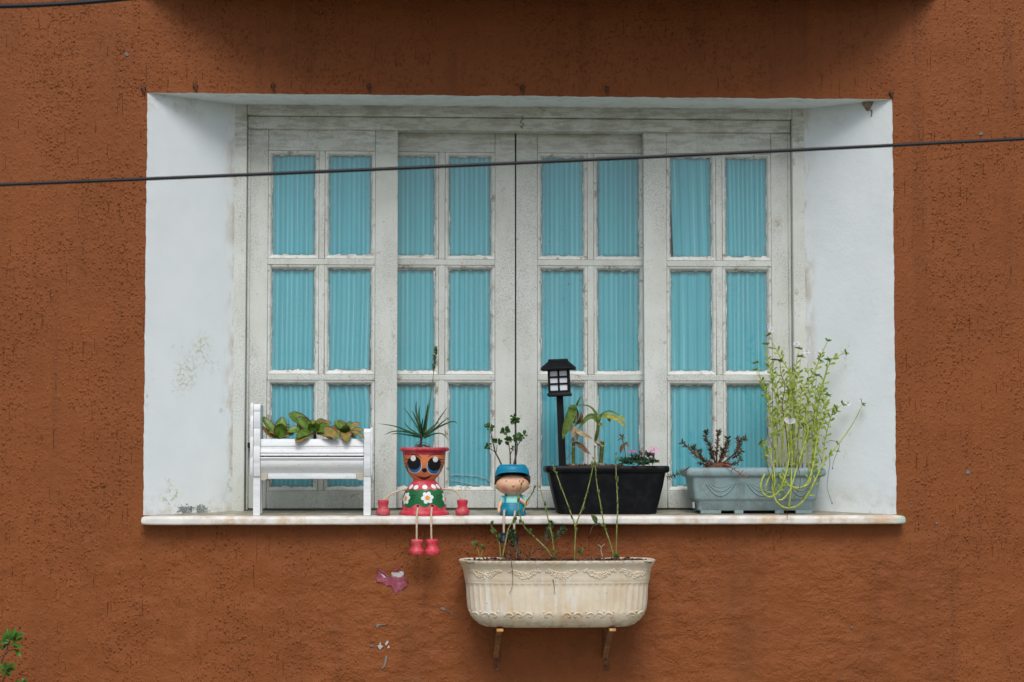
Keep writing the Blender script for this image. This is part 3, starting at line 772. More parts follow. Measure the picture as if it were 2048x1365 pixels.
soil('soil', M_SOIL, bench, bx0, bx1, YF+.012, YR-.012, zB(884), seed=3)

# succulents: toothed leaves with a red brown rim
M_SUCC = leaf_mat('kalanchoe leaf', (.065, .155, .018), (.165, .30, .032), .32, .15, (.115, .035, .026), (.24, .34, .08))
M_SUCC2 = leaf_mat('ageing kalanchoe leaf', (.17, .22, .035), (.42, .22, .075), .36, .15, (.13, .042, .028), (.28, .30, .08))
zs = zoomer(460, 660, 3.41)
def succulent(label, base, leaves):
    b = zs([base], .045)[0]; b.z = max(b.z, zB(884)+.002)
    r = empty('succulent_plant', (b.x, b.y, zB(884)), label, 'succulent', 'succulents in the white bench planter')
    MB().tube(catmull([Vector((b.x, b.y, zB(886))), Vector((b.x+.002, b.y, b.z-.01)), b+Vector((0, 0, .012))], 4), [.005, .004], 8).build('stem', M_STEMBR, r)
    for k, (x0, y0, x1, y1, w, dY, nrm, sag, old) in enumerate(leaves):
        B = zs([(x0, y0)], b.y+dY*.15)[0]; T = zs([(x1, y1)], (-.030 if y1 > 738 else b.y+dY))[0]
        m = MB(); m.leaf(B, T, w*1.1/3.41*S(0), Vector(nrm).normalized(), sag, .30, 'succ', 12, 8, .06, k)
        # teeth along the rim
        rr = random.Random(k); pts = m.v; n = len(pts)//5
        for i in range(2, n-1):
            for e in (0, 4):
                p = pts[i*5+e]; q = pts[i*5+(1 if e == 0 else 3)]; o = (p-q).normalized()
                d = (pts[min(i+1, n-1)*5+e]-pts[i*5+e])*.34
                m.add([p-d, p+d, p+o*.0026], [[0, 1, 2]], [(i/n, 0.0)]*3)
        m.build('leaf', M_SUCC2 if old else M_SUCC, r, 180)
M_STEMBR = simple('brown woody stem', (.085, .050, .030), .7, .3, 200, .5, .001)
F, U = (0, -1, .25), (0, -.5, .9)
succulent('small succulent with cupped upright leaves at the left end of the white bench planter', (335, 738),
    [(330, 735, 360, 592, 78, .05, (0, -1, .15), -.06, 0), (322, 735, 216, 592, 52, .02, (.45, -1, .2), .08, 0), (335, 740, 354, 636, 84, -.025, (0, -1, -.15), -.10, 0),
     (330, 742, 214, 655, 34, .0, (.2, -1, .5), -.16, 1), (338, 742, 425, 672, 42, .03, (-.3, -1, .7), .12, 0), (330, 745, 262, 700, 46, -.03, (0, -.5, .9), .1, 1), (340, 745, 412, 728, 34, -.02, (0, -.5, .9), .1, 1), (345, 735, 440, 700, 54, .0, (-.3, -.9, .5), .1, 0), (330, 735, 270, 640, 44, .06, (.2, -1, .2), .05, 0), (345, 735, 400, 640, 44, .05, (-.2, -1, .2), .05, 0)])
succulent('largest succulent with broad spreading leaves in the middle of the white bench planter', (575, 706),
    [(560, 690, 404, 566, 82, .05, (.3, -1, .3), .07, 0), (568, 690, 452, 596, 70, -.005, (.25, -1, .25), .05, 0), (560, 705, 384, 694, 74, -.01, (.1, -.7, .75), .10, 0),
     (580, 690, 634, 604, 62, .05, (0, -1, .3), -.06, 0), (585, 692, 692, 628, 50, .03, (-.3, -.8, .6), .08, 1), (582, 696, 676, 648, 60, -.03, (-.1, -1, .55), .05, 0),
     (590, 705, 748, 742, 92, -.045, (-.1, -.75, .7), .12, 1), (566, 706, 446, 776, 74, -.055, (.15, -.75, .7), .13, 1), (565, 690, 560, 612, 58, .06, (0, -1, .2), -.05, 0),
     (572, 706, 640, 700, 44, -.06, (0, -.6, .8), .05, 0), (572, 690, 600, 640, 42, -.03, (0, -1, .2), -.12, 0), (565, 690, 540, 640, 38, -.03, (0, -1, .2), -.12, 0), (600, 712, 700, 752, 58, -.02, (0, -.6, .8), .10, 1), (590, 700, 700, 690, 56, .02, (-.2, -.8, .6), .1, 0), (560, 700, 450, 740, 60, .0, (.2, -.8, .6), .12, 0), (585, 690, 660, 615, 46, .05, (-.2, -1, .2), .05, 1), (560, 690, 520, 640, 46, .04, (.1, -1, .2), .04, 0)])
succulent('rosette succulent with orange tipped leaves at the right end of the white bench planter', (785, 708),
    [(785, 700, 714, 622, 48, .03, (.3, -1, .3), .06, 0), (790, 700, 742, 612, 54, .05, (.1, -1, .2), -.05, 0), (785, 700, 797, 650, 54, -.03, (0, -1, -.1), -.1, 0), (790, 700, 892, 634, 44, .02, (-.3, -.8, .6), .08, 1),
     (795, 705, 916, 688, 46, -.01, (-.1, -.6, .8), .10, 1), (785, 708, 796, 772, 78, -.055, (0, -.75, .7), .15, 1), (778, 705, 748, 690, 50, -.03, (.3, -.9, .5), -.05, 0),
     (795, 708, 918, 742, 36, -.01, (0, -.6, .8), .12, 1), (785, 700, 830, 625, 42, .05, (-.1, -1, .2), .03, 0), (780, 706, 775, 668, 56, -.045, (0, -1, .0), -.16, 0), (775, 705, 690, 660, 54, .03, (.3, -.9, .4), .08, 1), (790, 705, 850, 668, 54, .0, (-.2, -.9, .5), .08, 0), (775, 708, 705, 735, 50, .0, (.2, -.7, .7), .1, 0), (795, 706, 860, 735, 52, -.02, (-.2, -.7, .7), .12, 1)])

# ------------------------------------------------------------------ smiling doll flowerpot
DY = .030; DX = P(848.4, 960, DY).x; s_ = S(DY)
zq = lambda y: P(848.4, 880+y/8.533, DY).z
dollz = sill_z(DY)+.0005
doll = empty('doll_flowerpot', (DX, DY, dollz), 'smiling painted clay doll flowerpot in red and green with dangling cord arms and legs', 'flowerpot')
M_RED = simple('raspberry red paint', (.56, .040, .065), .5, .18, 40, .3, .0014, .4, (.70, .36, .33))
M_TERRA = simple('orange terracotta', (.74, .225, .085), .6, .12, 50, .25, .001, .12, (.30, .12, .07))
M_GREEN = simple('green paint', (.010, .15, .045), .5, .15, 60, .25, .001)
M_BLACK = simple('black paint', (.010, .010, .012), .45, .2, 60, .1)
M_WHITE = simple('white paint', (.78, .80, .80), .5, .05, 60, .2)
M_BLUE = simple('blue paint', (.030, .19, .48), .45, .1, 60, .1)
M_YEL = simple('yellow paint', (.75, .34, .03), .5, .1, 60, .1)
M_MOUTH = simple('dark red paint', (.14, .020, .022), .5, .1, 60, .1)
M_CORD = simple('natural cord', (.58, .46, .32), .85, .2, 400, .5, .001)
hp = [(412, 132), (420, 148), (424, 162), (420, 178), (408, 190), (372, 196), (365, 210), (361, 260), (360, 300), (354, 350), (345, 400), (330, 450), (311, 500), (286, 548), (255, 595), (218, 640), (188, 676), (178, 690)]
headp = [(r/8.533*s_, zq(y)) for r, y in hp]
bp = [(176, 690), (192, 694), (205, 712), (225, 735), (260, 782), (292, 825), (312, 862), (332, 905), (346, 950), (360, 1000), (369, 1050), (374, 1110), (376, 1180), (378, 1204), (412, 1222), (421, 1245), (424, 1275), (418, 1292), (405, 1298)]
bodyp = [(r/8.533*s_, zq(y)) for r, y in bp]
hd = MB(); hd.lathe([(r, z) for r, z in headp[7:]], DX, DY, 64, False, True); hd.build('face', M_TERRA, doll)
rm_ = MB(); inner = [(headp[0][0]-.007, zq(150)), (headp[0][0]-.012, zq(220))]
rm_.lathe([(r+.0002, z) for r, z in headp[7::-1]]+inner, DX, DY, 64, False, False); rm_.build('rim', M_RED, doll, 50)
so_ = MB(); so_.lathe([(.0005, zq(152)), (inner[0][0]+.002, zq(156))], DX, DY, 40, True, False); so_.build('soil', M_SOIL, doll)
bd = MB(); bd.lathe(bodyp, DX, DY, 72, True, True); bd.build('body', M_RED, doll, 45)
def rad(prof, z):
    for (r0, z0), (r1, z1) in zip(prof, prof[1:]):
        if (z0 >= z >= z1) and z0 > z1: return r0+(r1-r0)*(z0-z)/(z0-z1)
    return prof[0][0] if z > prof[0][1] else prof[-1][0]
def on_pot(prof, th, z, off):
    r = rad(prof, z)+off; return Vector((DX+r*sin(th), DY-r*cos(th), z))
def th_of(prof, xpx, z): return math.asin(max(-.98, min(.98, (xpx-500)/8.533*s_/rad(prof, z))))
def decal(name, mat, prof, outline, off, parent, polar=None):
    """Paint laid on the pot: an outline in crop pixels, wrapped on the turned surface as a thin raised skin."""
    if polar is None: pts = [(th_of(prof, x, zq(y)), zq(y)) for x, y in outline]
    else:
        th0, y0 = polar; z0 = zq(y0); r0 = rad(prof, z0); pts = [(th0+x/8.533*s_/r0, z0-y/8.533*s_) for x, y in outline]
    n = len(pts); ct = sum(p[0] for p in pts)/n; cz = sum(p[1] for p in pts)/n; m = MB(); rings = []
    rings.append([on_pot(prof, a, z, -.0005) for a, z in pts])
    for k in (1, .75, .5, .25, .04): rings.append([on_pot(prof, ct+(a-ct)*k, cz+(z-cz)*k, off) for a, z in pts])
    m.rings(rings, True, False, True); return m.build(name, mat, parent, 60)
ell = lambda cx, cy, rx, ry, n=28, a=0: [(cx+rx*cos(2*pi*k/n)*cos(a)-ry*sin(2*pi*k/n)*sin(a), cy+rx*cos(2*pi*k/n)*sin(a)+ry*sin(2*pi*k/n)*cos(a)) for k in range(n)]
for cx, cy, hx, hy, sg in ((333, 420, 317, 318, -1), (662, 440, 680, 336, 1)):
    ey = decal('eye', M_WHITE, headp, ell(cx+6*-sg, cy+24, 117, 130), .0005, doll)
    decal('iris', M_BLUE, headp, ell(cx+5*-sg, cy+15, 110, 124), .0009, ey)
    decal('pupil', M_BLACK, headp, ell(cx-2*sg*-1, cy-26, 108, 116), .0013, ey)
    decal('eye_glint', M_WHITE, headp, ell(hx, hy, 42, 47), .0017, ey)
    for q in (([(240, 330), (205, 338), (170, 318)], [(225, 375), (200, 400), (165, 402)], [(222, 410), (200, 455), (172, 462)], [(228, 455), (218, 510), (205, 530)]) if sg < 0 else
              ([(750, 325), (790, 340), (838, 338)], [(768, 365), (800, 388), (836, 385)], [(772, 405), (800, 455), (822, 462)], [(764, 455), (776, 510), (790, 530)])):
        pth = [on_pot(headp, th_of(headp, x, zq(y)), zq(y), .0003) for x, y in q]
        MB().tube(catmull(pth, 4), [.0013, .0004], 5).build('eyelash', M_BLACK, ey)
for q in ([(225, 262), (310, 252), (380, 265), (450, 310)], [(555, 298), (600, 268), (670, 252), (770, 256)]):
    MB().tube(catmull([on_pot(headp, th_of(headp, x, zq(y)), zq(y), .0003) for x, y in q], 4), [.0005, .0010, .0008], 5).build('eyebrow', M_BLACK, doll)
decal('nose', M_BLACK, headp, ell(502, 520, 42, 36), .0016, doll)
decal('mouth', M_MOUTH, headp, [(362, 612), (400, 630), (440, 640), (490, 643), (540, 640), (590, 626), (628, 604), (600, 634), (560, 662), (520, 680), (490, 686), (455, 674), (410, 648)], .0007, doll)
MB().tube(catmull([on_pot(headp, th_of(headp, x, zq(y)), zq(y), .0003) for x, y in ((330, 600), (380, 618), (440, 638), (495, 643), (560, 636), (620, 606), (665, 600))], 4), [.0004, .0010, .0004], 5).build('smile_line', M_BLACK, doll)
sk = MB(); nth = 96; vs = []; NZ = 8
for i in range(nth+1):
    th = -pi*.62+pi*1.24*i/nth
    xs_ = sin(th)*360
    yt = 850+16*cos((xs_-20)/86*pi)*(1 if abs(th) < 1.4 else .4)+10*(abs(th) > 1.1); yb_ = 1112+30*cos((xs_-10)/125*pi)+14*min(1, abs(xs_)/260)
    for j in range(NZ+1):
        z = zq(yt+(yb_-yt)*j/NZ); vs.append(on_pot(bodyp, th, z, .0006))
sk.add(vs, [[i*(NZ+1)+j, i*(NZ+1)+j+1, (i+1)*(NZ+1)+j+1, (i+1)*(NZ+1)+j] for i in range(nth) for j in range(NZ)])
sk.build('painted_skirt', M_GREEN, doll, 60)
for th_, y in ((-.95, 800), (-.52, 808), (.03, 803), (.60, 796), (1.02, 792)):
    decal('white_dot', M_WHITE, bodyp, ell(0, 0, 44, 37), .0008, doll, (th_, y))
for th_, y in ((-1.02, 998), (.145, 983), (1.30, 1005)):
    fl = decal('painted_flower', M_WHITE, bodyp, [((66+30*abs(cos(3*(2*pi*k/60)+.4)))*1.12*cos(2*pi*k/60), (66+30*abs(cos(3*(2*pi*k/60)+.4)))*1.12*sin(2*pi*k/60)) for k in range(60)], .0011, doll, (th_, y))
    decal('flower_centre', M_YEL, bodyp, ell(0, 4, 40, 40), .0016, fl, (th_, y))
for x0 in (318, 742):
    m = MB()
    for q in ([(-20, -65), (-32, 60)], [(15, -65), (5, 70)], [(-45, -18), (40, -30)], [(-40, 30), (38, 8)]):
        a, b = q; m.tube([on_pot(bodyp, th_of(bodyp, x0+a[0]+(b[0]-a[0])*k/4, zq(975+a[1]+(b[1]-a[1])*k/4)), zq(975+a[1]+(b[1]-a[1])*k/4), .0007) for k in range(5)], .0007, 5)
    m.build('painted_stitch', M_BLACK, doll)
zd = zoomer(740, 680, 3.032)
def knob(px_, ytop, ybot, wt, wb, Y, name, tilt=0.0):
    """A small turned wooden foot or hand: two swellings with a waist."""
    c = P(px_, (ytop+ybot)/2, Y); s2 = S(Y); zt_, zb_ = P(px_, ytop, Y).z, P(px_, ybot, Y).z; h = zt_-zb_
    pr = [(.55*wt, 1), (.88*wt, .99), (1.0*wt, .93), (1.02*wt, .85), (.93*wt, .72), (.86*wt, .60), (.88*wt, .48), (.97*wb, .32), (1.03*wb, .25), (1.0*wb, .16), (.97*wb, .06), (.88*wb, 0)]
    m = MB(); m.lathe([(r*s2/2, zb_+h*k) for r, k in pr], c.x, c.y, 28)
    if tilt:
        M = Matrix.Translation(c) @ Matrix.Rotation(tilt, 4, 'Y') @ Matrix.Translation(-c); m.v = [M @ v for v in m.v]
    return m.build(name, M_RED, doll, 50)
HY = -.010
knob(740+80/3.032, 680+971/3.032, 680+1062/3.032, 66/3.032, 84/3.032, HY, 'hand')
knob(740+560/3.032, 680+969/3.032, 680+1061/3.032, 66/3.032, 86/3.032, HY, 'hand')
LY = -.066
knob(740+284/3.032, 680+1210/3.032, 680+1303/3.032, 72/3.032, 89/3.032, LY, 'foot', .03)
knob(740+377/3.032, 680+1208/3.032, 680+1305/3.032, 74/3.032, 92/3.032, LY, 'foot', -.03)
for a in ([(222, 905, .012), (180, 915, .0), (130, 935, -.008), (82, 972, HY)], [(440, 905, .012), (490, 908, .0), (530, 925, -.006), (555, 968, HY)]):
    MB().tube(catmull(zd(a), 5), .0028, 7).build('cord_arm', M_CORD, doll)
for a in ([(291, 1008, -.018), (287, 1040, -.046), (284, 1075, -.060), (283, 1140, -.066), (283, 1215, LY)], [(376, 1008, -.018), (373, 1040, -.046), (371, 1075, -.060), (371, 1140, -.066), (373, 1213, LY)]):
    MB().tube(catmull(zd(a), 5), .0026, 7).build('cord_leg', M_CORD, doll)
for x_, y in ((392, 1122), (635, 1118)):
    decal('cord_hole', M_BLACK, bodyp, ell(x_, y, 20, 18, 14), .0009, doll)

# grass like plant with one flower stalk, growing out of the doll's head
M_GRASS = leaf_mat('dark strap leaf', (.018, .060, .022), (.038, .105, .034), .4, .15, None, (.06, .13, .05))
M_STALK = leaf_mat('flower stalk', (.10, .15, .05), (.16, .20, .06), .5, .1)
sp = empty('spiky_plant', (DX-.004, DY, zq(152)), 'spiky dark green plant with one tall flower stalk on the doll pot', 'plant')
MB().tube(catmull(zd([(306, 668), (308, 640), (312, 600), (316, 570)], DY), 4), [.0035, .003, .0045], 8).build('stem', M_STEMBR, sp)
for k, q in enumerate(([(310, 590, .03), (240, 560, .02), (150, 525, -.01), (50, 508, -.03)], [(310, 592, .03), (240, 565, .01), (150, 555, -.02), (85, 577, -.04)], [(312, 595, .03), (240, 580, .0), (170, 570, -.03), (125, 574, -.05)],
        [(315, 585, .03), (280, 520, .05), (240, 460, .06), (203, 408, .07)], [(315, 590, .03), (270, 560, .04), (230, 530, .05), (208, 498, .06)], [(318, 585, .03), (295, 520, .02), (270, 460, .015), (254, 430, .01)],
        [(318, 580, .03), (295, 500, .05), (280, 430, .06), (281, 368, .065)], [(320, 580, .03), (305, 520, .02), (297, 450, .01), (300, 398, .0)], [(322, 580, .03), (340, 500, .03), (355, 420, .035), (364, 348, .04)],
        [(318, 575, .03), (330, 520, .02), (343, 450, .0), (352, 384, -.01)], [(326, 590, .03), (380, 540, .04), (430, 465, .06), (474, 405, .07)], [(326, 592, .03), (390, 545, .02), (440, 500, .0), (486, 467, -.02)],
        [(326, 595, .03), (400, 540, .02), (480, 502, .0), (515, 498, -.01), (530, 510, -.02)], [(326, 598, .03), (390, 572, .01), (440, 572, -.02), (476, 607, -.04)], [(322, 590, .03), (350, 555, .05), (390, 520, .06), (420, 500, .06)],
        [(312, 600, .03), (270, 572, .01), (220, 556, -.01), (190, 552, -.03)], [(320, 585, .03), (312, 540, .0), (318, 500, -.02), (322, 470, -.04)])):
    pth = catmull(zd(q), 5); w = (.0033 if k not in (8, 9, 6) else .0042)
    MB().ribbon(pth, lambda t_: w*PROF['blade'](t_), (0, -1, .45), .35).build('leaf', M_GRASS, sp, 180)
st_ = catmull(zd([(340, 560, .03), (356, 420, .03), (368, 330, .03), (380, 250, .03), (388, 180, .03), (398, 90, .03), (404, 55, .03)]), 5)
MB().tube(st_, [.0016, .0009], 6).build('flower_stalk', M_STALK, sp)
fs = MB(); rr = random.Random(4)
for k in range(46):
    t_ = k/45; y = 195-140*t_; x = 384+18*t_
    b = zd([(x, y)], .03)[0]; a = rr.uniform(0, 2*pi); w = (.5+.9*t_*(1.05-t_)*2.2)
    fs.leaf(b, b+Vector((.0065*cos(a)*w*1.2, .006*sin(a), .010)), .0034, (cos(a)*.3, -1, .3), .1, .3, 'lance', 4)
fs.build('flower_spike', leaf_mat('green bud scales', (.045, .085, .025), (.09, .13, .05), .5, .1), sp, 180)
rt = MB(); rr = random.Random(8)
for k in range(11):
    x0 = 270+rr.uniform(0, 40); x1 = x0+rr.uniform(30, 90); h_ = rr.uniform(15, 40)
    rt.tube(catmull(zd([(x0, 660), (x0+8, 660-h_*.8), ((x0+x1)/2, 660-h_), (x1-5, 660-h_*.5), (x1, 662)], DY+rr.uniform(-.03, .02)), 4), .0008, 5)
rt.build('dry_roots', M_STEMBR, sp)

# ------------------------------------------------------------------ boy flowerpot
BY = -.004; zc = lambda y: P(1024.5, 915+y/10.5, BY).z
b_s = S(BY)/10.5; BX = P(975+522/10.5, 970, BY).x
boy = empty('boy_flowerpot', (BX, BY, sill_z(BY)), 'little boy figurine flowerpot with teal cap and blue overalls sitting on the sill', 'flowerpot')
t = NT('painted skin'); 
ck = [Vector((BX+(x-522)*b_s, BY-.030, zc(y))) for x, y in ((352, 655), (640, 650))]
f_ = None
for p_ in ck:
    v_ = t.n('ShaderNodeVectorMath', operation='DISTANCE'); t.L.new(t.pos, v_.inputs[0]); v_.inputs[1].default_value = p_
    e_ = t.step(v_.outputs['Value'], .0175, .003); f_ = e_ if f_ is None else t.math('MAXIMUM', f_, e_)
c = t.mix(t.step(t.noise(60, 3), .3, .7), (.76, .43, .26), (.84, .52, .34)); c = t.mix(t.math('MULTIPLY', f_, .55), c, (.55, .14, .12))
M_SKIN = t.done(c, .5, None, .3)
M_HAIR = simple('dark brown hair paint', (.060, .042, .030), .6, .4, 180, .6, .002)
M_CAP = simple('teal cap paint', (.004, .215, .36), .45, .15, 70, .2, .001, .1, (.03, .33, .42))
M_OVER = simple('blue overall paint', (.006, .215, .32), .45, .2, 80, .2, .001)
M_SHIRT = simple('pale aqua shirt paint', (.27, .60, .55), .5, .18, 110, .2, .001)
M_NAVY = simple('navy shoe paint', (.018, .022, .045), .4, .2, 80, .1)
hc = Vector((BX, BY-.002, zc(565)))
def headshape(p):
    k = p.z/(240*b_s); return Vector((p.x*(1+.10*min(0, k)**1*-1*0+(-.10*max(0, -k)**2)), p.y, p.z*(1.0 if p.z > 0 else .98)))
MB().ball(hc, 352*b_s, 292*b_s, 246*b_s, 36, 24, headshape).build('head', M_SKIN, boy, 180)
hb = MB(); hb.ball(hc+Vector((0, .0090, .0025)), 376*b_s, 300*b_s, 262*b_s, 36, 24, headshape); hb.build('hair', M_HAIR, boy, 180)
fr_ = MB()
for k in range(30):   # painted locks over the brow and temples
    a = -1.22+2.44*k/29; xx = sin(a)*325; yy = 372+78*abs(sin(a))**2.2+10*(k % 2)
    x1 = xx*1.02; y1 = yy+16+34*abs(sin(a))**3
    f2 = lambda x_, y_, o: Vector((BX+x_*b_s, hc.y-292*b_s*math.sqrt(max(.02, 1-(x_/352)**2-((y_-565)/246)**2))-o, zc(y_)))
    fr_.tube([f2(xx*.97, yy-70, .0002), f2(xx, yy-20, .0006), f2(x1, y1, .0001)], [.0022, .0020, .0004], 6)
for sg in (-1, 1):      # hair over the temples, down to the ears
    for k in range(9):
        x_ = 522+sg*(352-k*11); y0_ = 400; y1_ = 560-k*17
        p = [Vector((BX+(x_-522+sg*4)*b_s, BY-.006-.0022*k, zc(y0_))), Vector((BX+(x_-522+sg*8)*b_s, BY-.008-.0022*k, zc((y0_+y1_)/2))), Vector((BX+(x_-522)*b_s, BY-.008-.0020*k, zc(y1_)))]
        fr_.tube(p, [.0028, .0026, .0008], 6)
fr_.build('fringe', M_HAIR, boy, 180)
for x_ in (192, 858):
    sg = -1 if x_ < 500 else 1
    e_ = MB(); e_.ball((BX+(x_-522)*b_s, BY-.004, zc(600)), 40*b_s, 34*b_s, 46*b_s, 12, 8); e_.ball((BX+(x_-522-8*sg)*b_s, BY-.0075, zc(606)), 22*b_s, 16*b_s, 26*b_s, 10, 6); e_.build('ear', M_SKIN, boy, 180)
facey = lambda x_, y_: hc.y-292*b_s*math.sqrt(max(.02, 1-((x_-522)/352)**2-((y_-565)/246)**2))
for x_ in (380, 660):
    MB().ball((BX+(x_-522)*b_s, facey(x_, 503)+.0006, zc(503)), 13*b_s, .0012, 20*b_s, 10, 6).build('eye', M_BLACK, boy, 180)
MB().ball((BX+(527-522)*b_s, facey(527, 580)-.0005, zc(583)), 32*b_s, .0038, 27*b_s, 12, 8).build('nose', M_SKIN, boy, 180)
MB().tube(catmull([Vector((BX+(x_-522)*b_s, facey(x_, y_)-.0002, zc(y_))) for x_, y_ in ((480, 682), (520, 692), (560, 682))], 4), .0006, 5).build('mouth', simple('faded lip paint', (.40, .14, .11), .6), boy)
# cap: open top (it is the pot), soft crown, arched brim
cp = MB(); rings = []
for y, rx in ((150, 255), (158, 262), (175, 285), (220, 318), (280, 342), (340, 357), (400, 366), (430, 366), (438, 358)):
    n = 48; rg = []
    for j in range(n):
        a = 2*pi*j/n; fx, fy = cos(a), sin(a)
        drop = 0
        if y > 330: drop = (y-330)/110*(-175*max(0, -fy)**1.5+0)      # front edge lifts over the brow
        rg.append(Vector((BX+fx*rx*b_s, BY+.002+fy*rx*.86*b_s, zc(y+drop))))
    rings.append(rg)
ins = [[Vector((BX+(p.x-BX)*.9, BY+(p.y-BY)*.9, zc(160))) for p in rings[0]], [Vector((BX+(p.x-BX)*.88, BY+(p.y-BY)*.88, zc(200))) for p in rings[0]]]
cp.rings(ins[::-1]+rings, True, True, False); cp.build('cap', M_CAP, boy, 60)
br_ = MB(); top, bot = [], []; n = 30
rows = []
for k in range(6):
    q = k/5; row = []
    for i in range(n+1):
        a = -1.32+2.64*i/n; e = cos(a/1.32*pi/2)**.8; rx = 360+44*q*e; ry = (360*.86)+(96*q)*e
        x_ = sin(a)*rx; yp = -cos(a)*ry
        yz = 262+150*abs(a/1.32)**2.3+34*q*q*e-22*q*e*(1-q)
        row.append(Vector((BX+x_*b_s, BY+.002+yp*b_s, zc(yz))))
    rows.append(row)
th_ = Vector((0, 0, .0035))
tp = [p for r_ in rows for p in r_]; bt = [p-th_*(1-.4*(i//(n+1))/5) for i, p in enumerate(tp)]
N_ = len(tp); fsx = []
for k in range(5):
    for i in range(n):
        a = k*(n+1)+i; fsx.append([a, a+1, a+n+2, a+n+1]); fsx.append([N_+a, N_+a+n+1, N_+a+n+2, N_+a+1])
for i in range(n): a = 5*(n+1)+i; fsx.append([a, a+1, N_+a+1, N_+a])
br_.add(tp+bt, fsx); br_.build('cap_brim', M_CAP, boy, 60)
so_ = MB(); so_.lathe([(.0005, zc(166)), (238*b_s, zc(170))], BX, BY, 30, True, False); so_.build('soil', M_SOIL, boy)
def body_loft(rows, mat, name, n=36, ex=2.4):
    m = MB(); rg = []
    for y, rx, ry, oy in rows:
        rg.append([Vector((BX+(math.copysign(abs(cos(2*pi*j/n))**(2/ex), cos(2*pi*j/n))*rx+8)*b_s, BY+oy+math.copysign(abs(sin(2*pi*j/n))**(2/ex), sin(2*pi*j/n))*ry*b_s, zc(y))) for j in range(n)])
    m.rings(rg, True, True, True); return m.build(name, mat, boy, 180)
body_loft([(760, 120, 110, .004), (800, 165, 140, .004), (840, 200, 160, .003), (900, 222, 182, .001), (960, 228, 195, 0), (1010, 226, 200, 0)], M_SHIRT, 'shirt')
body_loft([(950, 226, 196, 0), (962, 236, 206, 0), (1000, 240, 215, -.001), (1060, 250, 232, -.002), (1130, 266, 248, -.003), (1190, 272, 250, -.003), (1218, 266, 242, -.003)], M_OVER, 'overalls')
kn = MB()
for x_ in (362, 612): kn.ball((BX+(x_-522)*b_s, BY-.026, zc(1128)), 92*b_s, .012, 88*b_s, 16, 10)
kn.build('trouser_knees', M_OVER, boy, 180)
for x_ in (372, 700):
    pth = [Vector((BX+(x_-522)*b_s, BY+oy, zc(y))) for y, oy in ((790, -.008), (815, -.0135), (870, -.0165), (930, -.0185), (972, -.0205))]
    MB().tube(catmull(pth, 3), .0030, 8).build('overall_strap', M_OVER, boy, 180)
def limb(pts, rads, mat, name): return MB().tube(catmull([Vector((BX+(x-522)*b_s, BY+oy, zc(y))) for x, y, oy in pts], 5), [r*b_s for r in rads], 12).build(name, mat, boy, 180)
limb([(345, 830, 0), (305, 880, -.004), (285, 935, -.006)], [40, 48, 46], M_SHIRT, 'sleeve')
am = limb([(290, 915, -.006), (262, 990, -.011), (240, 1055, -.015), (232, 1110, -.019)], [36, 40, 34, 26], M_SKIN, 'arm')
def hand(parent, base, dirs):
    m = MB(); b = Vector((BX+(base[0]-522)*b_s, BY+base[2], zc(base[1]))); m.ball(b, 34*b_s, 28*b_s, 34*b_s, 12, 8)
    for dx, dy, oy, l in dirs:
        e = b+Vector((dx*b_s, oy, -dy*b_s)); m.tube([b, b.lerp(e, .6)+Vector((0, -.0006, 0)), e], [15*b_s, 13*b_s, 8*b_s], 7)
    m.build('hand', M_SKIN, parent, 180)
hand(am, (234, 1112, -.019), ((-20, 42, -.002, 1), (-2, 48, -.003, 1), (18, 44, -.003, 1), (34, 34, -.001, 1), (40, -8, -.004, 1)))
limb([(720, 825, 0), (770, 865, -.003), (805, 915, -.006)], [40, 50, 48], M_SHIRT, 'sleeve')
am = limb([(800, 900, -.006), (815, 965, -.012), (775, 965, -.019), (715, 915, -.0225), (680, 880, -.0235)], [40, 42, 44, 40, 34], M_SKIN, 'arm')
hand(am, (676, 882, -.0235), ((-40, -12, -.002, 1), (-44, 6, -.003, 1), (-38, 24, -.003, 1), (-24, 38, -.002, 1), (2, -42, -.001, 1)))
zb3 = zoomer(930, 800, 4.137)
for q in ([(325, 912, -.034), (324, 935, -.052), (322, 980, -.062), (321, 1040, -.066), (321, 1105, -.066)], [(416, 914, -.034), (412, 940, -.052), (409, 980, -.062), (407, 1050, -.066), (410, 1140, -.068)]):
    MB().tube(catmull(zb3(q), 5), .0030, 8).build('cord_leg', M_CORD, boy)
def shoe(cx, yt, yb):
    c = zb3([(cx, (yt+yb)/2)], -.068)[0]; zt_, zb_ = zb3([(cx, yt)], -.068)[0].z, zb3([(cx, yb)], -.068)[0].z; h = zt_-zb_
    m = MB(); rg = []
    for k, rx, ry, oy in ((1, .008, .008, 0), (.96, .0105, .0105, 0), (.75, .0108, .011, 0), (.62, .010, .011, 0), (.45, .011, .0135, -.002), (.2, .0118, .016, -.004), (.04, .0118, .016, -.004), (0, .010, .014, -.004)):
        rg.append([Vector((c.x+rx*cos(2*pi*j/20), c.y+oy+ry*sin(2*pi*j/20), zb_+h*k)) for j in range(20)])
    m.rings(rg, True, True, True); m.build('shoe', M_NAVY, boy, 60)
shoe(319, 1098, 1182); shoe(411, 1132, 1215)
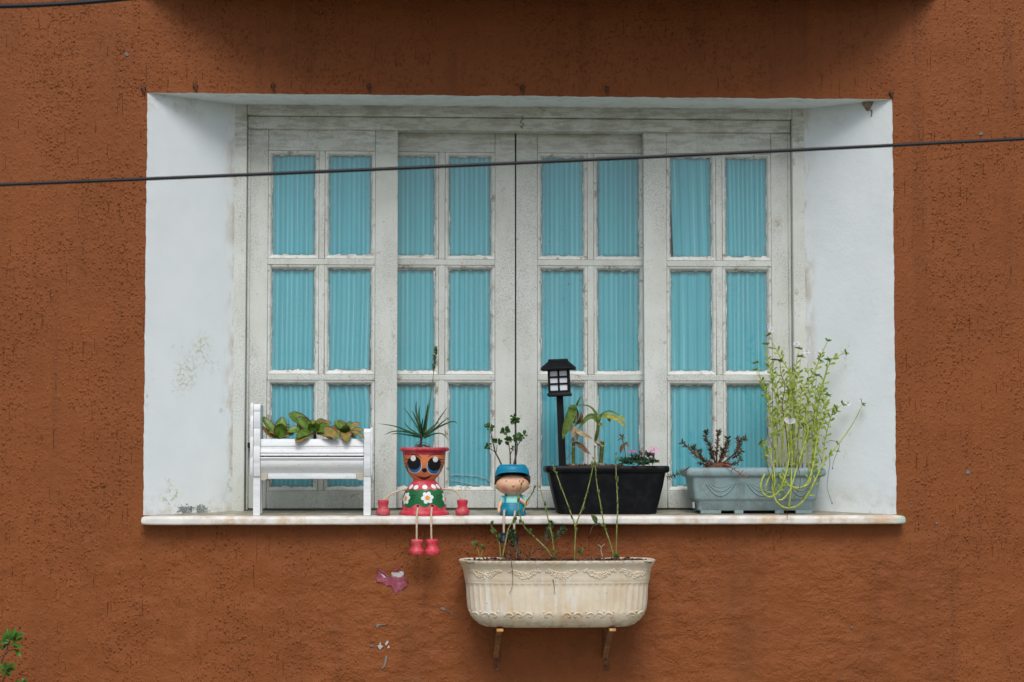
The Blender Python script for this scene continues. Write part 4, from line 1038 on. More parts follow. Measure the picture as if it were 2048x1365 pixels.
# azalea twig growing from the cap
M_AZ = leaf_mat('azalea leaf', (.026, .070, .014), (.060, .135, .026), .35, .2, None, (.08, .15, .04))
az = empty('azalea_sprig', (BX, BY, zc(168)), 'woody twigs with small glossy leaves growing out of the boy figurine cap', 'plant')
for q, r0, r1 in (([(305, 545, 0), (280, 490, 0), (250, 430, .005), (230, 350, .01), (215, 280, .01), (205, 240, .01)], .0024, .001), ([(252, 436, .005), (225, 415, -.01), (200, 400, -.02)], .0013, .0008), ([(258, 435, .005), (262, 405, 0), (266, 370, -.005)], .0012, .0008),
        ([(375, 545, 0), (374, 480, 0), (370, 420, -.01), (358, 350, -.01), (345, 285, -.01)], .0022, .001), ([(375, 450, -.005), (388, 425, -.02), (400, 402, -.025)], .0012, .0008), ([(400, 545, 0), (418, 480, .01), (430, 420, .015), (430, 340, .02), (420, 250, .02), (405, 170, .02)], .0024, .001),
        ([(432, 380, .015), (462, 340, .005), (488, 305, -.005)], .0014, .0008), ([(222, 310, .01), (205, 308, 0), (198, 305, 0)], .001, .0007)):
    MB().tube(catmull(zb3(q), 4), [r0, r1], 7).build('twig', M_STEMBR, az)
lv = random.Random(21)
for cx, cy, Y, n, R_ in ((203, 235, .01, 8, 46), (190, 392, -.02, 7, 42), (332, 262, -.01, 9, 46), (268, 345, -.005, 7, 44), (362, 345, -.01, 9, 48), (410, 180, .02, 9, 46), (428, 320, .01, 8, 50), (488, 300, -.005, 4, 50), (400, 404, -.025, 5, 26), (405, 145, .02, 4, 34)):
    for k in range(n):
        a = 2*pi*k/n+lv.uniform(-.4, .4); l = R_*lv.uniform(.65, 1.2)
        B, T = zb3([(cx+4*cos(a), cy+4*sin(a), Y), (cx+l*cos(a), cy+l*sin(a)*.8-8, Y-.012*lv.uniform(-1, 1.3))])
        MB().leaf(B, T, l*.60/4.137*S(0), Vector((lv.uniform(-.5, .5), -1, lv.uniform(-.1, .9))), .12, .25, 'obov', 6).build('leaf', M_AZ, az, 180)

# ------------------------------------------------------------------ planters on the sill
def rrect(cx, cy, hx, hy, r, z, n=8):
    out = []; r = min(r, hx*.98, hy*.98)
    for sx, sy, a0 in ((1, -1, -pi/2), (1, 1, 0), (-1, 1, pi/2), (-1, -1, pi)):
        for k in range(n+1):
            a = a0+pi/2*k/n; out.append(Vector((cx+sx*(hx-r)+r*cos(a), cy+sy*(hy-r)+r*sin(a), z)))
    return out
M_BPLAST = simple('black planter plastic', (.0032, .0042, .0065), .5, .25, 50, .2, .001, .3, (.03, .028, .024), .2)
BPY = .072; bf = .004                      # centre depth and front depth
bpc = P(1216.5, 980, bf).x; zk = lambda y: P(1216, y, bf).z; sb = S(bf)
bplant = empty('black_planter', stand(bpc, BPY), 'long black plastic planter trough holding the lantern, bamboo and pink flowers', 'planter')
m = MB(); zb0 = sill_z(bf)+.0006
prof = [(97, .050, zb0), (99, .051, zb0+.003), (106, .055, zk(1000)), (113, .0595, zk(970)), (116.5, .0625, zk(950)), (117.5, .063, zk(946.5)), (122, .067, zk(945.5)), (124.5, .0695, zk(943)), (125, .070, zk(938)), (124, .069, zk(933.5)), (121.5, .067, zk(932)), (117, .063, zk(933)), (115, .061, zk(941)), (112, .059, zk(955))]
m.rings([rrect(bpc, BPY, hx*sb, hy, .022, z) for hx, hy, z in prof], True, True, True)
m.build('trough', M_BPLAST, bplant, 50)
soil('soil', M_REDBARK, bplant, bpc-113*sb, bpc+113*sb, BPY-.058, BPY+.058, zk(936.5), .004, 5, 50)
rr = random.Random(17); bk = MB()
for _ in range(130):
    x = rr.uniform(bpc-75*sb, bpc+35*sb); y = rr.uniform(BPY-.056, BPY+.02); r = rr.uniform(.003, .0075)
    a = rr.uniform(0, 6); M = Matrix.Translation((x, y, zk(936)+.002+.005*rr.random())) @ Matrix.Rotation(a, 4, Vector((rr.random(), rr.random(), rr.random()+.1)).normalized())
    bk.box(-r, r, -r*.5, r*.5, -r*.3, r*.3, .0008, M)
bk.build('bark_chips', M_REDBARK, bplant, 40)
# lantern on a stake
z4 = zoomer(1060, 700, 3.79); LYY = .058
M_LAMP = simple('matt black lantern plastic', (.007, .008, .010), .55, .2, 60, .1, .001, 0, (0, 0, 0), .2)
t = NT('frosted white lens'); M_LENS = t.done(t.mix(t.step(t.noise(30, 3), .3, .7), (.62, .68, .73), (.72, .77, .80)), .35, None, .4)
lp0 = z4([(246, 880)], LYY)[0]; lp1 = z4([(225, 350)], LYY)[0]
lan = empty('garden_lantern', (lp0.x, lp0.y, lp0.z), 'black pagoda roofed garden lantern with frosted panes on a tall stake', 'lantern')
m = MB(); ax = (lp1-lp0); w0, w1 = 26.5/3.79*S(LYY), 25/3.79*S(LYY)
rg = []
for k in range(5):
    t_ = -.06+1.06*k/4; c = lp0+ax*t_; w = w0+(w1-w0)*t_; rg.append(rrect(c.x, c.y, w, w, .002, c.z, 2))
m.rings(rg, True, True, True); m.build('stake', M_LAMP, lan, 40)
TLT = Matrix.Translation(lp1) @ Matrix.Rotation(math.atan2(lp1.x-lp0.x, lp1.z-lp0.z), 4, 'Y') @ Matrix.Rotation(R(-7), 4, 'Z')
u4 = S(LYY)/3.79
def lring(h, hw, r=.0015): return [TLT @ v for v in rrect(0, 0, hw*u4, hw*u4, r, h*u4, 2)]
m = MB(); m.rings([lring(-3, 82), lring(0, 90), lring(14, 91), lring(24, 84), lring(26, 70)], True, True, True); m.build('lantern_base', M_LAMP, lan, 40)
m = MB()
for sx in (-1, 1):
    for sy in (-1, 1): m.box((sx*73-8)*u4, (sx*73+8)*u4, (sy*73-8)*u4, (sy*73+8)*u4, 24*u4, 200*u4, .001, TLT)
for ax_ in (0, 1):
    for sd in (-1, 1):
        d0, d1 = sorted((sd*71*u4, sd*80*u4))
        for (a0, a1, b0, b1) in ((-65, 65, 24, 38), (-65, 65, 188, 200), (-6, 6, 38, 188), (-65, -6, 84, 95), (6, 65, 84, 95), (-65, -6, 136, 147), (6, 65, 136, 147)):
            if ax_ == 0: m.box(a0*u4, a1*u4, d0, d1, b0*u4, b1*u4, .0008, TLT)
            else: m.box(d0, d1, a0*u4, a1*u4, b0*u4, b1*u4, .0008, TLT)
m.build('lantern_cage', M_LAMP, lan, 40)
for (a0, a1) in ((-64, -7), (7, 64)):
    for (b0, b1) in ((39, 83), (96, 135), (148, 187)):
        for r_ in (0, 1, 2, 3):
            m = MB(); m.box(a0*u4, a1*u4, -70*u4, -66*u4, b0*u4, b1*u4, .0005, TLT @ Matrix.Rotation(pi/2*r_, 4, 'Z')); m.build('lens', M_LENS, lan)
m = MB(); m.rings([lring(192, 74), lring(196, 128), lring(204, 131), lring(212, 126), lring(232, 104), lring(258, 76), lring(262, 72), lring(264, 75), lring(276, 73), lring(278, 70)], True, True, True); m.build('lantern_roof', M_LAMP, lan, 30)
m = MB()
for k in range(1, 9):      # ridges of the tiled roof
    for r_ in range(4):
        x = (-1+2*k/9); M = TLT @ Matrix.Rotation(pi/2*r_, 4, 'Z')
        m.tube([M @ Vector((x*126*u4, -128*u4, 213*u4)), M @ Vector((x*74*u4, -76*u4, 259*u4))], .0009, 5)
m.build('roof_ridge', M_LAMP, lan)
# two bamboo canes
M_CANE = leaf_mat('green cane', (.060, .085, .012), (.125, .155, .026), .35, .05)
M_BAM = leaf_mat('bamboo leaf', (.065, .125, .018), (.15, .22, .04), .4, .22, None, (.2, .28, .08))
M_BAMY = leaf_mat('yellowing bamboo leaf', (.22, .26, .035), (.48, .42, .06), .45, .25, None, (.5, .5, .2))
M_DRY = leaf_mat('dry straw leaf', (.38, .27, .15), (.58, .47, .32), .6, .25)
M_BRDRY = leaf_mat('dry brown leaf', (.10, .055, .025), (.22, .13, .07), .6, .15)
def blade(name, pts, w, mat, par, nrm=(0, -1, .3), prof='blade', fold=.25, wav=.08, Y=0.0, Z_=None):
    pth = catmull((Z_ or z4)(pts, Y), 6); hw = w/2/3.79*S(.05)
    return MB().ribbon(pth, lambda t_: hw*PROF[prof](t_), nrm, fold, 0, 0, wav, len(name)+int(w)).build(name, mat, par, 180)
def cane(par, pts, r, ring):
    m = MB(); pth = catmull(z4(pts), 6); m.tube(pth, r, 14); m.build('cane', M_CANE, par, 60)
    m = MB(); d = (pth[-1]-pth[0]).normalized()
    for k in ring:
        c = pth[0].lerp(pth[-1], k); m.tube([c-d*.0022, c, c+d*.0022], [r*1.02, r*1.16, r*1.02], 14)
    m.build('cane_ring', M_DRY, par)
b1 = z4([(330, 880)], .05)[0]
bam = empty('bamboo_plant', b1, 'short bamboo cane with drooping green leaf and dry sheaths next to the lantern stake', 'bamboo', 'bamboo canes in the black planter')
cane(bam, [(331, 890, .05), (329, 800, .05), (330, 700, .05)], .0045*1.03, (.10, .82, .985))
MB().tube(catmull(z4([(330, 700, .05), (330, 660, .048), (342, 600, .045), (350, 520, .04), (352, 430, .04)]), 4), [.0035, .0022, .0015], 7).build('shoot', M_DRY, bam)
blade('leaf', [(352, 428, .04), (318, 462, .02), (288, 540, .0), (262, 620, -.01), (246, 680, -.015)], 84, M_BAM, bam, (.5, -1, .2), 'lance')
blade('leaf', [(350, 440, .04), (345, 480, .05), (338, 530, .055), (330, 560, .06)], 62, M_BAM, bam, (-.3, -1, .2), 'lance')
blade('leaf', [(350, 436, .04), (362, 400, .035), (376, 372, .03), (390, 352, .03)], 20, M_BAM, bam)
blade('dry_sheath', [(296, 568, .04), (325, 605, .03), (345, 650, .03), (356, 690, .035)], 66, M_DRY, bam, (.3, -1, .2), 'oval')
blade('dry_sheath', [(345, 600, .035), (375, 628, .01), (425, 652, .0), (485, 682, .01)], 40, M_DRY, bam, (0, -1, .5), 'lance')
blade('dry_leaf', [(345, 695, .045), (380, 730, .02), (420, 765, .0), (462, 795, -.01)], 50, M_BRDRY, bam, (.2, -1, .5), 'lance')
blade('dry_leaf', [(348, 570, .04), (380, 530, .02), (388, 490, .015), (372, 470, .02)], 34, M_BRDRY, bam, (.3, -1, .2), 'lance')
blade('dry_leaf', [(332, 660, .045), (312, 690, .02), (304, 712, .015)], 12, M_BRDRY, bam)
MB().tube(catmull(z4([(325, 770, .045), (300, 800, .03), (275, 835, .03)]), 4), [.0015, .0008], 5).build('dry_twig', M_BRDRY, bam)
b2 = z4([(540, 870)], .05)[0]
bam2 = empty('bamboo_plant', b2, 'cut bamboo cane with a side shoot of arching yellow tipped leaves in the black planter', 'bamboo', 'bamboo canes in the black planter')
cane(bam2, [(536, 875, .05), (541, 800, .05), (549, 692, .05)], .0058*1.03, (.04, .80, .985))
MB().tube(catmull(z4([(528, 720, .045), (502, 692, .04), (504, 655, .035), (514, 600, .03), (514, 540, .03)]), 5), [.0042, .0048, .0052, .0036], 9).build('shoot', M_CANE, bam2, 60)
blade('leaf', [(514, 560, .03), (506, 500, .04), (462, 440, .04), (400, 420, .035), (340, 430, .02), (258, 445, .01)], 34, M_BAM, bam2, (0, -.6, 1))
blade('leaf', [(512, 555, .03), (486, 508, .03), (440, 514, .03), (398, 560, .03), (358, 618, .03)], 44, M_BAM, bam2, (-.3, -1, .3), 'lance')
blade('leaf', [(516, 560, .03), (536, 500, .03), (592, 468, .02), (640, 478, .01), (690, 512, .0), (722, 556, -.01)], 32, M_BAM, bam2, (0, -.7, .9))
blade('leaf', [(522, 530, .03), (560, 504, .0), (610, 508, -.01), (655, 525, -.02), (700, 565, -.03), (736, 606, -.03)], 42, M_BAMY, bam2, (0, -1, .5), 'lance')
blade('leaf', [(672, 500, .0), (700, 520, -.01), (726, 556, -.02)], 26, M_BAMY, bam2, (0, -1, .4), 'lance')
blade('leaf', [(514, 565, .03), (540, 568, .015), (558, 590, .01)], 26, M_BAMY, bam2, (0, -1, .4), 'lance')
blade('leaf', [(590, 515, .0), (600, 530, -.005), (606, 548, -.005)], 24, M_BAM, bam2, (0, -1, .3), 'lance')
blade('dry_sheath', [(500, 690, .035), (515, 700, .02), (545, 722, .03)], 26, M_DRY, bam2, (0, -1, .4), 'lance')
# pink flowers
M_DIA = leaf_mat('blue green narrow leaf', (.014, .050, .022), (.035, .095, .040), .4, .1, None, (.06, .13, .06))
M_PK = leaf_mat('pink petal', (.62, .10, .36), (.75, .22, .50), .5, .3)
M_PKP = leaf_mat('pale pink petal', (.66, .26, .46), (.80, .52, .66), .5, .3)
dbase = z4([(800, 880)], .04)[0]
dia = empty('pink_flower_plant', dbase, 'low dark green plant with two frilly pink flowers in the black planter', 'flower plant')
rr = random.Random(31); fol = MB()
for c_, n_, sx, sy in (((730, 850), 46, 92, 62), ((800, 820), 46, 90, 62), ((860, 850), 50, 100, 62), ((920, 840), 34, 62, 52), ((900, 790), 24, 40, 44)):
    for k in range(n_):
        a = rr.uniform(-.25, pi+.25); l = rr.uniform(.4, 1.0); Y = rr.uniform(.0, .09)
        x0, y0 = c_[0]+rr.uniform(-30, 30), c_[1]+rr.uniform(0, 22)
        B, T = z4([(x0, y0, Y), (x0+cos(a)*sx*l*.75, y0-sin(a)*sy*l, Y+rr.uniform(-.03, .015))])
        if T.z < zk(939): T.z = zk(939)
        fol.leaf(B, T, rr.uniform(.0045, .0075), Vector((rr.uniform(-.5, .5), -1, rr.uniform(.1, 1.2))), rr.uniform(.05, .25), .3, 'lance', 5)
fol.build('foliage', M_DIA, dia, 180)
for k in range(4):
    x, y, x1, y1 = ((930, 872, 985, 856), (770, 862, 830, 872), (900, 850, 955, 828), (690, 850, 640, 828))[k]
    B, T = z4([(x, y, .0), (x1, y1, -.02)]); MB().leaf(B, T, .0105, Vector((0, -.7, 1)), .15, .25, 'oval', 6).build('leaf', M_DIA, dia, 180)
def flower(cx, cy, Y, R_, tilt, mat, par, npet=5, yaw=0, zf=z4, sc=3.79, squash=1.0):
    c = zf([(cx, cy)], Y)[0]; M = Matrix.Translation(c) @ Matrix.Rotation(yaw, 4, 'Z') @ Matrix.Rotation(tilt, 4, 'X'); fo = None
    r = R_/sc*S(0); m0 = MB()
    m0.ball(c, r*.13, r*.13, r*.13, 8, 6); fo = m0.build('flower', M_DRY, par, 180)
    for k in range(npet):
        a = 2*pi*k/npet; m = MB(); rr_ = random.Random(k+int(cx))
        pts = []
        N = 9; Lr = 6; rows = []
        for i in range(Lr+1):
            q = i/Lr; w = .12+.62*q**.75; row = []
            for j in range(N):
                b = a+(j/(N-1)-.5)*w*1.9*.9; rad_ = r*(.10+q*(.82 if i < Lr else .86+.12*((j % 2)*1.0)))
                row.append(M @ Vector((rad_*cos(b), rad_*sin(b), r*(.18*q*q*-1+.06*sin(j*1.6)*q))))
            rows.append(row)
        vs = [p for r_ in rows for p in r_]
        m.add(vs, [[i*N+j, i*N+j+1, (i+1)*N+j+1, (i+1)*N+j] for i in range(Lr) for j in range(N-1)], [(i/Lr, j/(N-1)) for i in range(Lr+1) for j in range(N)])
        m.build('petal', mat, fo, 180)
    return c
for (cx, cy, Y, tl, mt, sx) in ((770, 764, .0, R(12), M_PK, 36), (940, 752, .0, R(38), M_PKP, 42)):
    c = flower(cx, cy, Y, sx, tl, mt, dia)
    b = z4([(cx-6, cy+75)], Y+.02)[0]; MB().tube(catmull([b, b.lerp(c, .5)+Vector((.002, 0, 0)), c], 4), [.0016, .0012], 6).build('stem', M_DIA, dia)
bd_ = MB()
for x, y in ((832, 772), (880, 772), (905, 800), (845, 785), (930, 800)):
    c = z4([(x, y)], .01)[0]; bd_.ball(c, .0028, .0028, .0045, 8, 6); bd_.tube([c, c+Vector((0, .006, -.03))], .0008, 5)
bd_.build('flower_bud', leaf_mat('dark bud', (.10, .03, .035), (.25, .08, .10), .5, .1), dia, 60)
dsb = z4([(722, 800)], .03)[0]
dst = empty('withered_plant', dsb, 'withered brown stem with curled dead leaves standing behind the pink flowers', 'plant')
MB().tube(catmull(z4([(730, 850, .03), (722, 780, .03), (708, 710, .03), (694, 655, .03)]), 5), [.0016, .001], 6).build('stem', M_BRDRY, dst)
for q, w in (([(715, 715, .03), (694, 745, .02), (684, 792, .015)], 32), ([(712, 712, .03), (732, 715, .02), (752, 745, .015)], 28), ([(694, 660, .03), (684, 645, .025), (690, 634, .025)], 16), ([(695, 662, .03), (706, 648, .025), (702, 636, .025)], 14), ([(694, 668, .03), (674, 680, .02), (662, 694, .02)], 10), ([(696, 664, .03), (712, 668, .02), (718, 660, .02)], 9), ([(697, 668, .03), (700, 680, .02), (690, 676, .02)], 14)):
    blade('dead_leaf', q, w, M_BRDRY, dst, (.2, -1, .2), 'lance')

# ------------------------------------------------------------------ grey planter with swags
M_GPLAST = simple('weathered grey blue plastic', (.255, .355, .365), .5, .12, 25, .25, .001, .5, (.13, .135, .12), .3)
gf = .006; GPY = .082; z5 = zoomer(1320, 640, 3.25); zg = lambda y: z5([(627, y)], gf)[0].z; gx_ = z5([(629, 1100)], gf)[0].x; ug = S(gf)/3.25
gpl = empty('grey_planter', stand(gx_, GPY), 'grey blue plastic planter trough moulded with swags, overgrown by pale succulent stems', 'planter')
gp = [(374, .054, 1241), (380, .056, 1236), (388, .058, 1182), (393, .059, 1177), (402, .0635, 1166), (404, .064, 1160), (416, .068, 1090), (424, .0705, 1032), (430, .0715, 1022), (448, .0755, 1018), (458, .078, 1008), (461, .0785, 990), (457, .077, 974), (446, .074, 964), (436, .0715, 961), (424, .069, 966), (420, .068, 985), (412, .066, 1010)]
m = MB(); m.rings([rrect(gx_, GPY, hx*ug, hy, .012, zg(y), 6) for hx, hy, y in gp], True, True, True); m.build('trough', M_GPLAST, gpl, 38)
def gfront(y):
    for (a, h0, y0), (b, h1, y1) in zip(gp[:9], gp[1:9]):
        if y0 >= y >= y1: return GPY-(h0+(h1-h0)*(y0-y)/(y0-y1+1e-9))
    return GPY-gp[0][1]
G3 = lambda x, y, o=0.0: Vector((gx_+(x-629)*ug, gfront(y)-o, zg(y)))
m = MB()
for a, b in ((268, 402), (893, 1002), (490, 548), (757, 815)):
    y_ = GPY-.0555; xa, xb_ = gx_+(a-629)*ug, gx_+(b-629)*ug
    m.box(xa, xb_, y_, y_+.022, sill_z(y_)+.0004, zg(1238), .001); m.box(xa, xb_, GPY+.03, GPY+.05, sill_z(GPY+.03)+.0004, zg(1238), .001)
m.build('foot', M_GPLAST, gpl)
for x0, x1 in ((300, 488), (572, 762), (845, 1000)):
    for d, r in ((0, .0024), (28, .0018), (52, .0014)):
        m = MB(); n = 16
        m.tube([G3(x0+d*.55+(x1-x0-d*1.1)*k/n, 1062+4+(78-d*1.05)*(1-(2*k/n-1)**2), -.0003) for k in range(n+1)], r, 6); m.build('swag', M_GPLAST, gpl, 60)
for x0 in (498, 758):
    m = MB()
    for k in range(5): m.tube([G3(x0+k*13, 1066, -.0002), G3(x0+k*13, 1158, -.0002)], .0011, 6); m.tube([G3(x0+k*13, 1186, -.0002), G3(x0+k*13, 1234, -.0002)], .0011, 6)
    m.build('fluting', M_GPLAST, gpl, 60)
soil('soil', M_SOIL, gpl, gx_-412*ug, gx_+412*ug, GPY-.066, GPY+.066, zg(972), .004, 6, 60)
m = MB(); m.box(gx_-.174, gx_-.168, GPY-.03, GPY-.012, zg(1225), zg(1185), .0005); m.build('sticker', M_WHITE, gpl)

def needles(m, path, n, L, w, t0=.2, seed=0, up=.5, tip=6):
    rr = random.Random(seed); k0 = len(path)-1
    for k in range(n+tip):
        t_ = (t0+(1-t0)*rr.random()**.75) if k < n else 1.0
        i = min(int(t_*k0), k0-1); p = path[i].lerp(path[i+1], t_*k0-i); d = (path[i+1]-path[i]).normalized()
        a = rr.uniform(0, 2*pi); o = d.orthogonal().normalized(); o = Matrix.Rotation(a, 3, d) @ o
        e = (o+d*up*rr.uniform(.3, 1.6)).normalized()*L*rr.uniform(.6, 1.15)
        m.leaf(p, p+e, w, d.cross(e)+Vector((0, -.5, .3)), -.12, .3, 'needle', 4)
# low reddish succulent at the left end of the grey planter
M_POR = leaf_mat('small fleshy needle leaf', (.030, .050, .016), (.085, .085, .040), .45, .08)
M_PORST = simple('reddish fleshy stem', (.150, .060, .042), .5, .3, 150, .2, .001)
M_PORST2 = simple('bright red runner', (.36, .09, .06), .5, .2, 150, .2, .001)
b = z5([(370, 950)], .05)[0]
por = empty('red_stemmed_plant', b, 'low bushy succulent with brownish red stems at the left end of the grey planter', 'plant')
for k, (q, n_) in enumerate((([(365, 945, .06), (345, 880, .06), (322, 820, .06), (300, 770, .06), (296, 728, .06)], 64), ([(370, 945, .06), (368, 860, .05), (375, 790, .045), (380, 725, .045)], 46), ([(380, 940, .07), (420, 880, .07), (435, 820, .07), (438, 768, .07)], 60),
        ([(390, 945, .05), (450, 900, .04), (500, 850, .03), (512, 790, .03), (555, 772, .02)], 40), ([(505, 850, .03), (520, 820, .03), (505, 775, .035)], 22), ([(350, 948, .05), (280, 915, .03), (220, 870, .03), (180, 825, .03), (148, 798, .03)], 26),
        ([(300, 925, .04), (262, 880, .06), (255, 855, .065)], 26), ([(240, 885, .04), (222, 850, .05), (218, 825, .05)], 22), ([(355, 950, .04), (320, 920, .02), (280, 905, .01), (262, 870, .0)], 24), ([(340, 945, .03), (290, 940, .02), (262, 930, .01)], 10),
        ([(395, 950, .04), (430, 930, .02), (480, 940, .01), (520, 912, .0)], 20), ([(380, 930, .05), (400, 880, .03), (408, 840, .025)], 44), ([(360, 930, .05), (340, 880, .03), (330, 840, .03)], 40), ([(470, 900, .03), (505, 880, .02), (528, 850, .015)], 22))):
    pth = catmull(z5(q), 5); so_ = MB().tube(pth, [.0026, .0019], 7).build('stem', M_PORST, por, 180)
    m = MB(); needles(m, pth, int(n_*1.5), .0135, .0030, .18, k, .7, 12); m.build('leaves', M_POR, so_, 180)
mo = MB(); mo.ball(z5([(375, 962)], .045)[0], .040, .030, .016, 24, 10, lambda p: p*(1+.3*nz(p.x*120, p.y*120, p.z*120))); mo.build('root_ball', M_REDBARK, por, 180)
for q, mt, n_ in (([(190, 958, .02), (150, 985, -.005), (110, 1005, -.012), (48, 1022, -.02)], M_POR, 34), ([(400, 945, .03), (440, 945, -.002), (500, 985, -.012), (540, 1010, -.013), (572, 1028, -.012)], M_PORST2, 8)):
    pth = catmull(z5(q), 5); so_ = MB().tube(pth, [.0018, .0014], 7).build('runner', mt, por, 180)
    m = MB(); needles(m, pth, n_, .013, .0022, .3, n_, .1, 3); m.build('leaves', M_POR, so_, 180)
# tall pale succulent spilling over the front and rising again
M_TALL = leaf_mat('pale fleshy leaf', (.22, .32, .035), (.38, .47, .06), .42, .3)
M_TSTEM = leaf_mat('pale fleshy stem', (.34, .40, .055), (.52, .55, .11), .42, .12)
M_TSTEM2 = simple('thin reddish stem', (.22, .12, .06), .5, .3, 150, .2, .001)
M_BRACT = leaf_mat('green bract', (.08, .17, .02), (.18, .28, .04), .42, .2)
M_PETAL = leaf_mat('white petal', (.76, .74, .76), (.84, .83, .84), .5, .35)
b = z5([(850, 955)], .05)[0]
tall = empty('trailing_succulent', b, 'tall yellow green succulent with looping stems and small white flowers in the grey planter', 'plant')
ST = (   # path in the crop, with depth; start radius; leaves per stem; star at the tip
 ([(700, 975, .03), (672, 1020, -.004), (655, 1075, -.018), (668, 1125, -.024), (715, 1152, -.028), (770, 1118, -.03), (812, 1020, -.026), (838, 900, .0), (830, 760, .03), (816, 620, .04), (822, 480, .05)], 3.0, 26, 1),
 ([(735, 970, .02), (712, 1020, -.006), (692, 1070, -.018), (690, 1112, -.02), (728, 1120, -.022), (746, 1060, -.018), (738, 960, .0), (712, 860, .01), (690, 800, .01), (664, 790, .01)], 2.3, 10, 1),
 ([(730, 1000, .0), (735, 1090, -.024), (742, 1150, -.028), (772, 1198, -.032), (830, 1224, -.034), (905, 1202, -.034), (965, 1125, -.03), (1015, 1030, -.02), (1062, 930, .0), (1122, 855, .01), (1185, 775, .02), (1250, 680, .03), (1318, 552, .03)], 3.1, 16, 1),
 ([(775, 990, .01), (790, 1040, -.012), (835, 1080, -.022), (905, 1095, -.024), (962, 1052, -.02), (1000, 920, .0), (1020, 780, .02), (1062, 650, .03), (1112, 580, .03), (1140, 572, .03)], 3.0, 24, 1),
 ([(838, 1220, -.034), (850, 1110, -.03), (855, 980, -.008), (860, 850, .02), (850, 700, .03), (862, 560, .035), (848, 440, .04)], 2.8, 28, 0),
 ([(800, 1000, .0), (830, 1070, -.022), (880, 1090, -.024), (935, 1085, -.024), (975, 1050, -.02), (992, 940, .0), (1012, 790, .03), (1004, 600, .04), (1045, 440, .05), (1075, 350, .055), (1092, 262, .055)], 2.9, 32, 1),
 ([(770, 1172, -.03), (800, 1165, -.03), (845, 1105, -.026), (885, 980, -.006), (935, 820, .02), (962, 700, .03), (905, 620, .04), (915, 520, .05)], 2.9, 26, 0),
 ([(758, 965, .04), (750, 800, .05), (735, 650, .06), (700, 520, .06), (660, 400, .06), (625, 280, .06)], 2.2, 24, 1),
 ([(790, 965, .05), (790, 780, .05), (770, 600, .06), (740, 440, .06), (715, 320, .06), (695, 220, .06), (690, 160, .06)], 2.3, 28, 1),
 ([(812, 965, .04), (800, 700, .04), (835, 500, .05), (858, 380, .05), (795, 262, .05), (742, 170, .05), (708, 98, .05)], 2.3, 30, 1),
 ([(832, 965, .05), (850, 700, .06), (872, 500, .06), (884, 300, .065), (905, 188, .065)], 2.2, 24, 1),
 ([(900, 965, .04), (942, 780, .04), (955, 600, .05), (985, 440, .05), (1030, 270, .05), (1062, 200, .05), (1090, 138, .05)], 2.4, 28, 1),
 ([(985, 965, .05), (1010, 700, .06), (1035, 520, .06), (1060, 420, .06), (1105, 275, .06), (1150, 240, .055), (1205, 212, .05)], 2.3, 22, 1),
 ([(1050, 965, .05), (1062, 860, .05), (1082, 740, .05), (1115, 620, .05), (1150, 580, .05), (1186, 548, .05)], 2.1, 20, 1),
 ([(880, 965, .06), (902, 740, .06), (912, 560, .06), (925, 450, .06), (980, 370, .06), (1036, 262, .06)], 2.1, 26, 1),
 ([(842, 965, .05), (820, 720, .05), (795, 560, .05), (812, 430, .05), (786, 350, .05), (780, 268, .05)], 2.1, 24, 1),
 ([(752, 965, .05), (735, 760, .05), (715, 600, .05), (690, 470, .05), (655, 390, .05), (622, 326, .05)], 2.0, 22, 1),
 ([(868, 965, .03), (876, 800, .03), (892, 620, .035), (885, 450, .04), (905, 330, .04), (916, 240, .04)], 2.0, 22, 1),
 ([(955, 965, .04), (965, 760, .04), (1005, 640, .04), (1008, 480, .04), (1020, 362, .04)], 2.0, 24, 1),
 ([(990, 965, .03), (1000, 800, .03), (1045, 620, .03), (1070, 540, .03), (1092, 492, .03)], 2.0, 20, 1),
 ([(925, 965, .05), (930, 740, .05), (955, 560, .05), (968, 400, .05), (958, 280, .05)], 1.9, 20, 0),
 ([(705, 965, .03), (690, 880, .03), (680, 830, .03), (662, 798, .03)], 1.9, 8, 1),
 ([(775, 965, .06), (760, 700, .065), (770, 500, .065), (735, 340, .065), (742, 262, .065)], 1.9, 26, 1),
 ([(860, 700, .045), (840, 560, .03), (850, 420, .03), (830, 320, .03)], 1.7, 22, 0),
 ([(1000, 780, .02), (1045, 700, .02), (1080, 600, .025), (1060, 480, .03), (1072, 440, .03)], 1.8, 22, 0))
allp = []
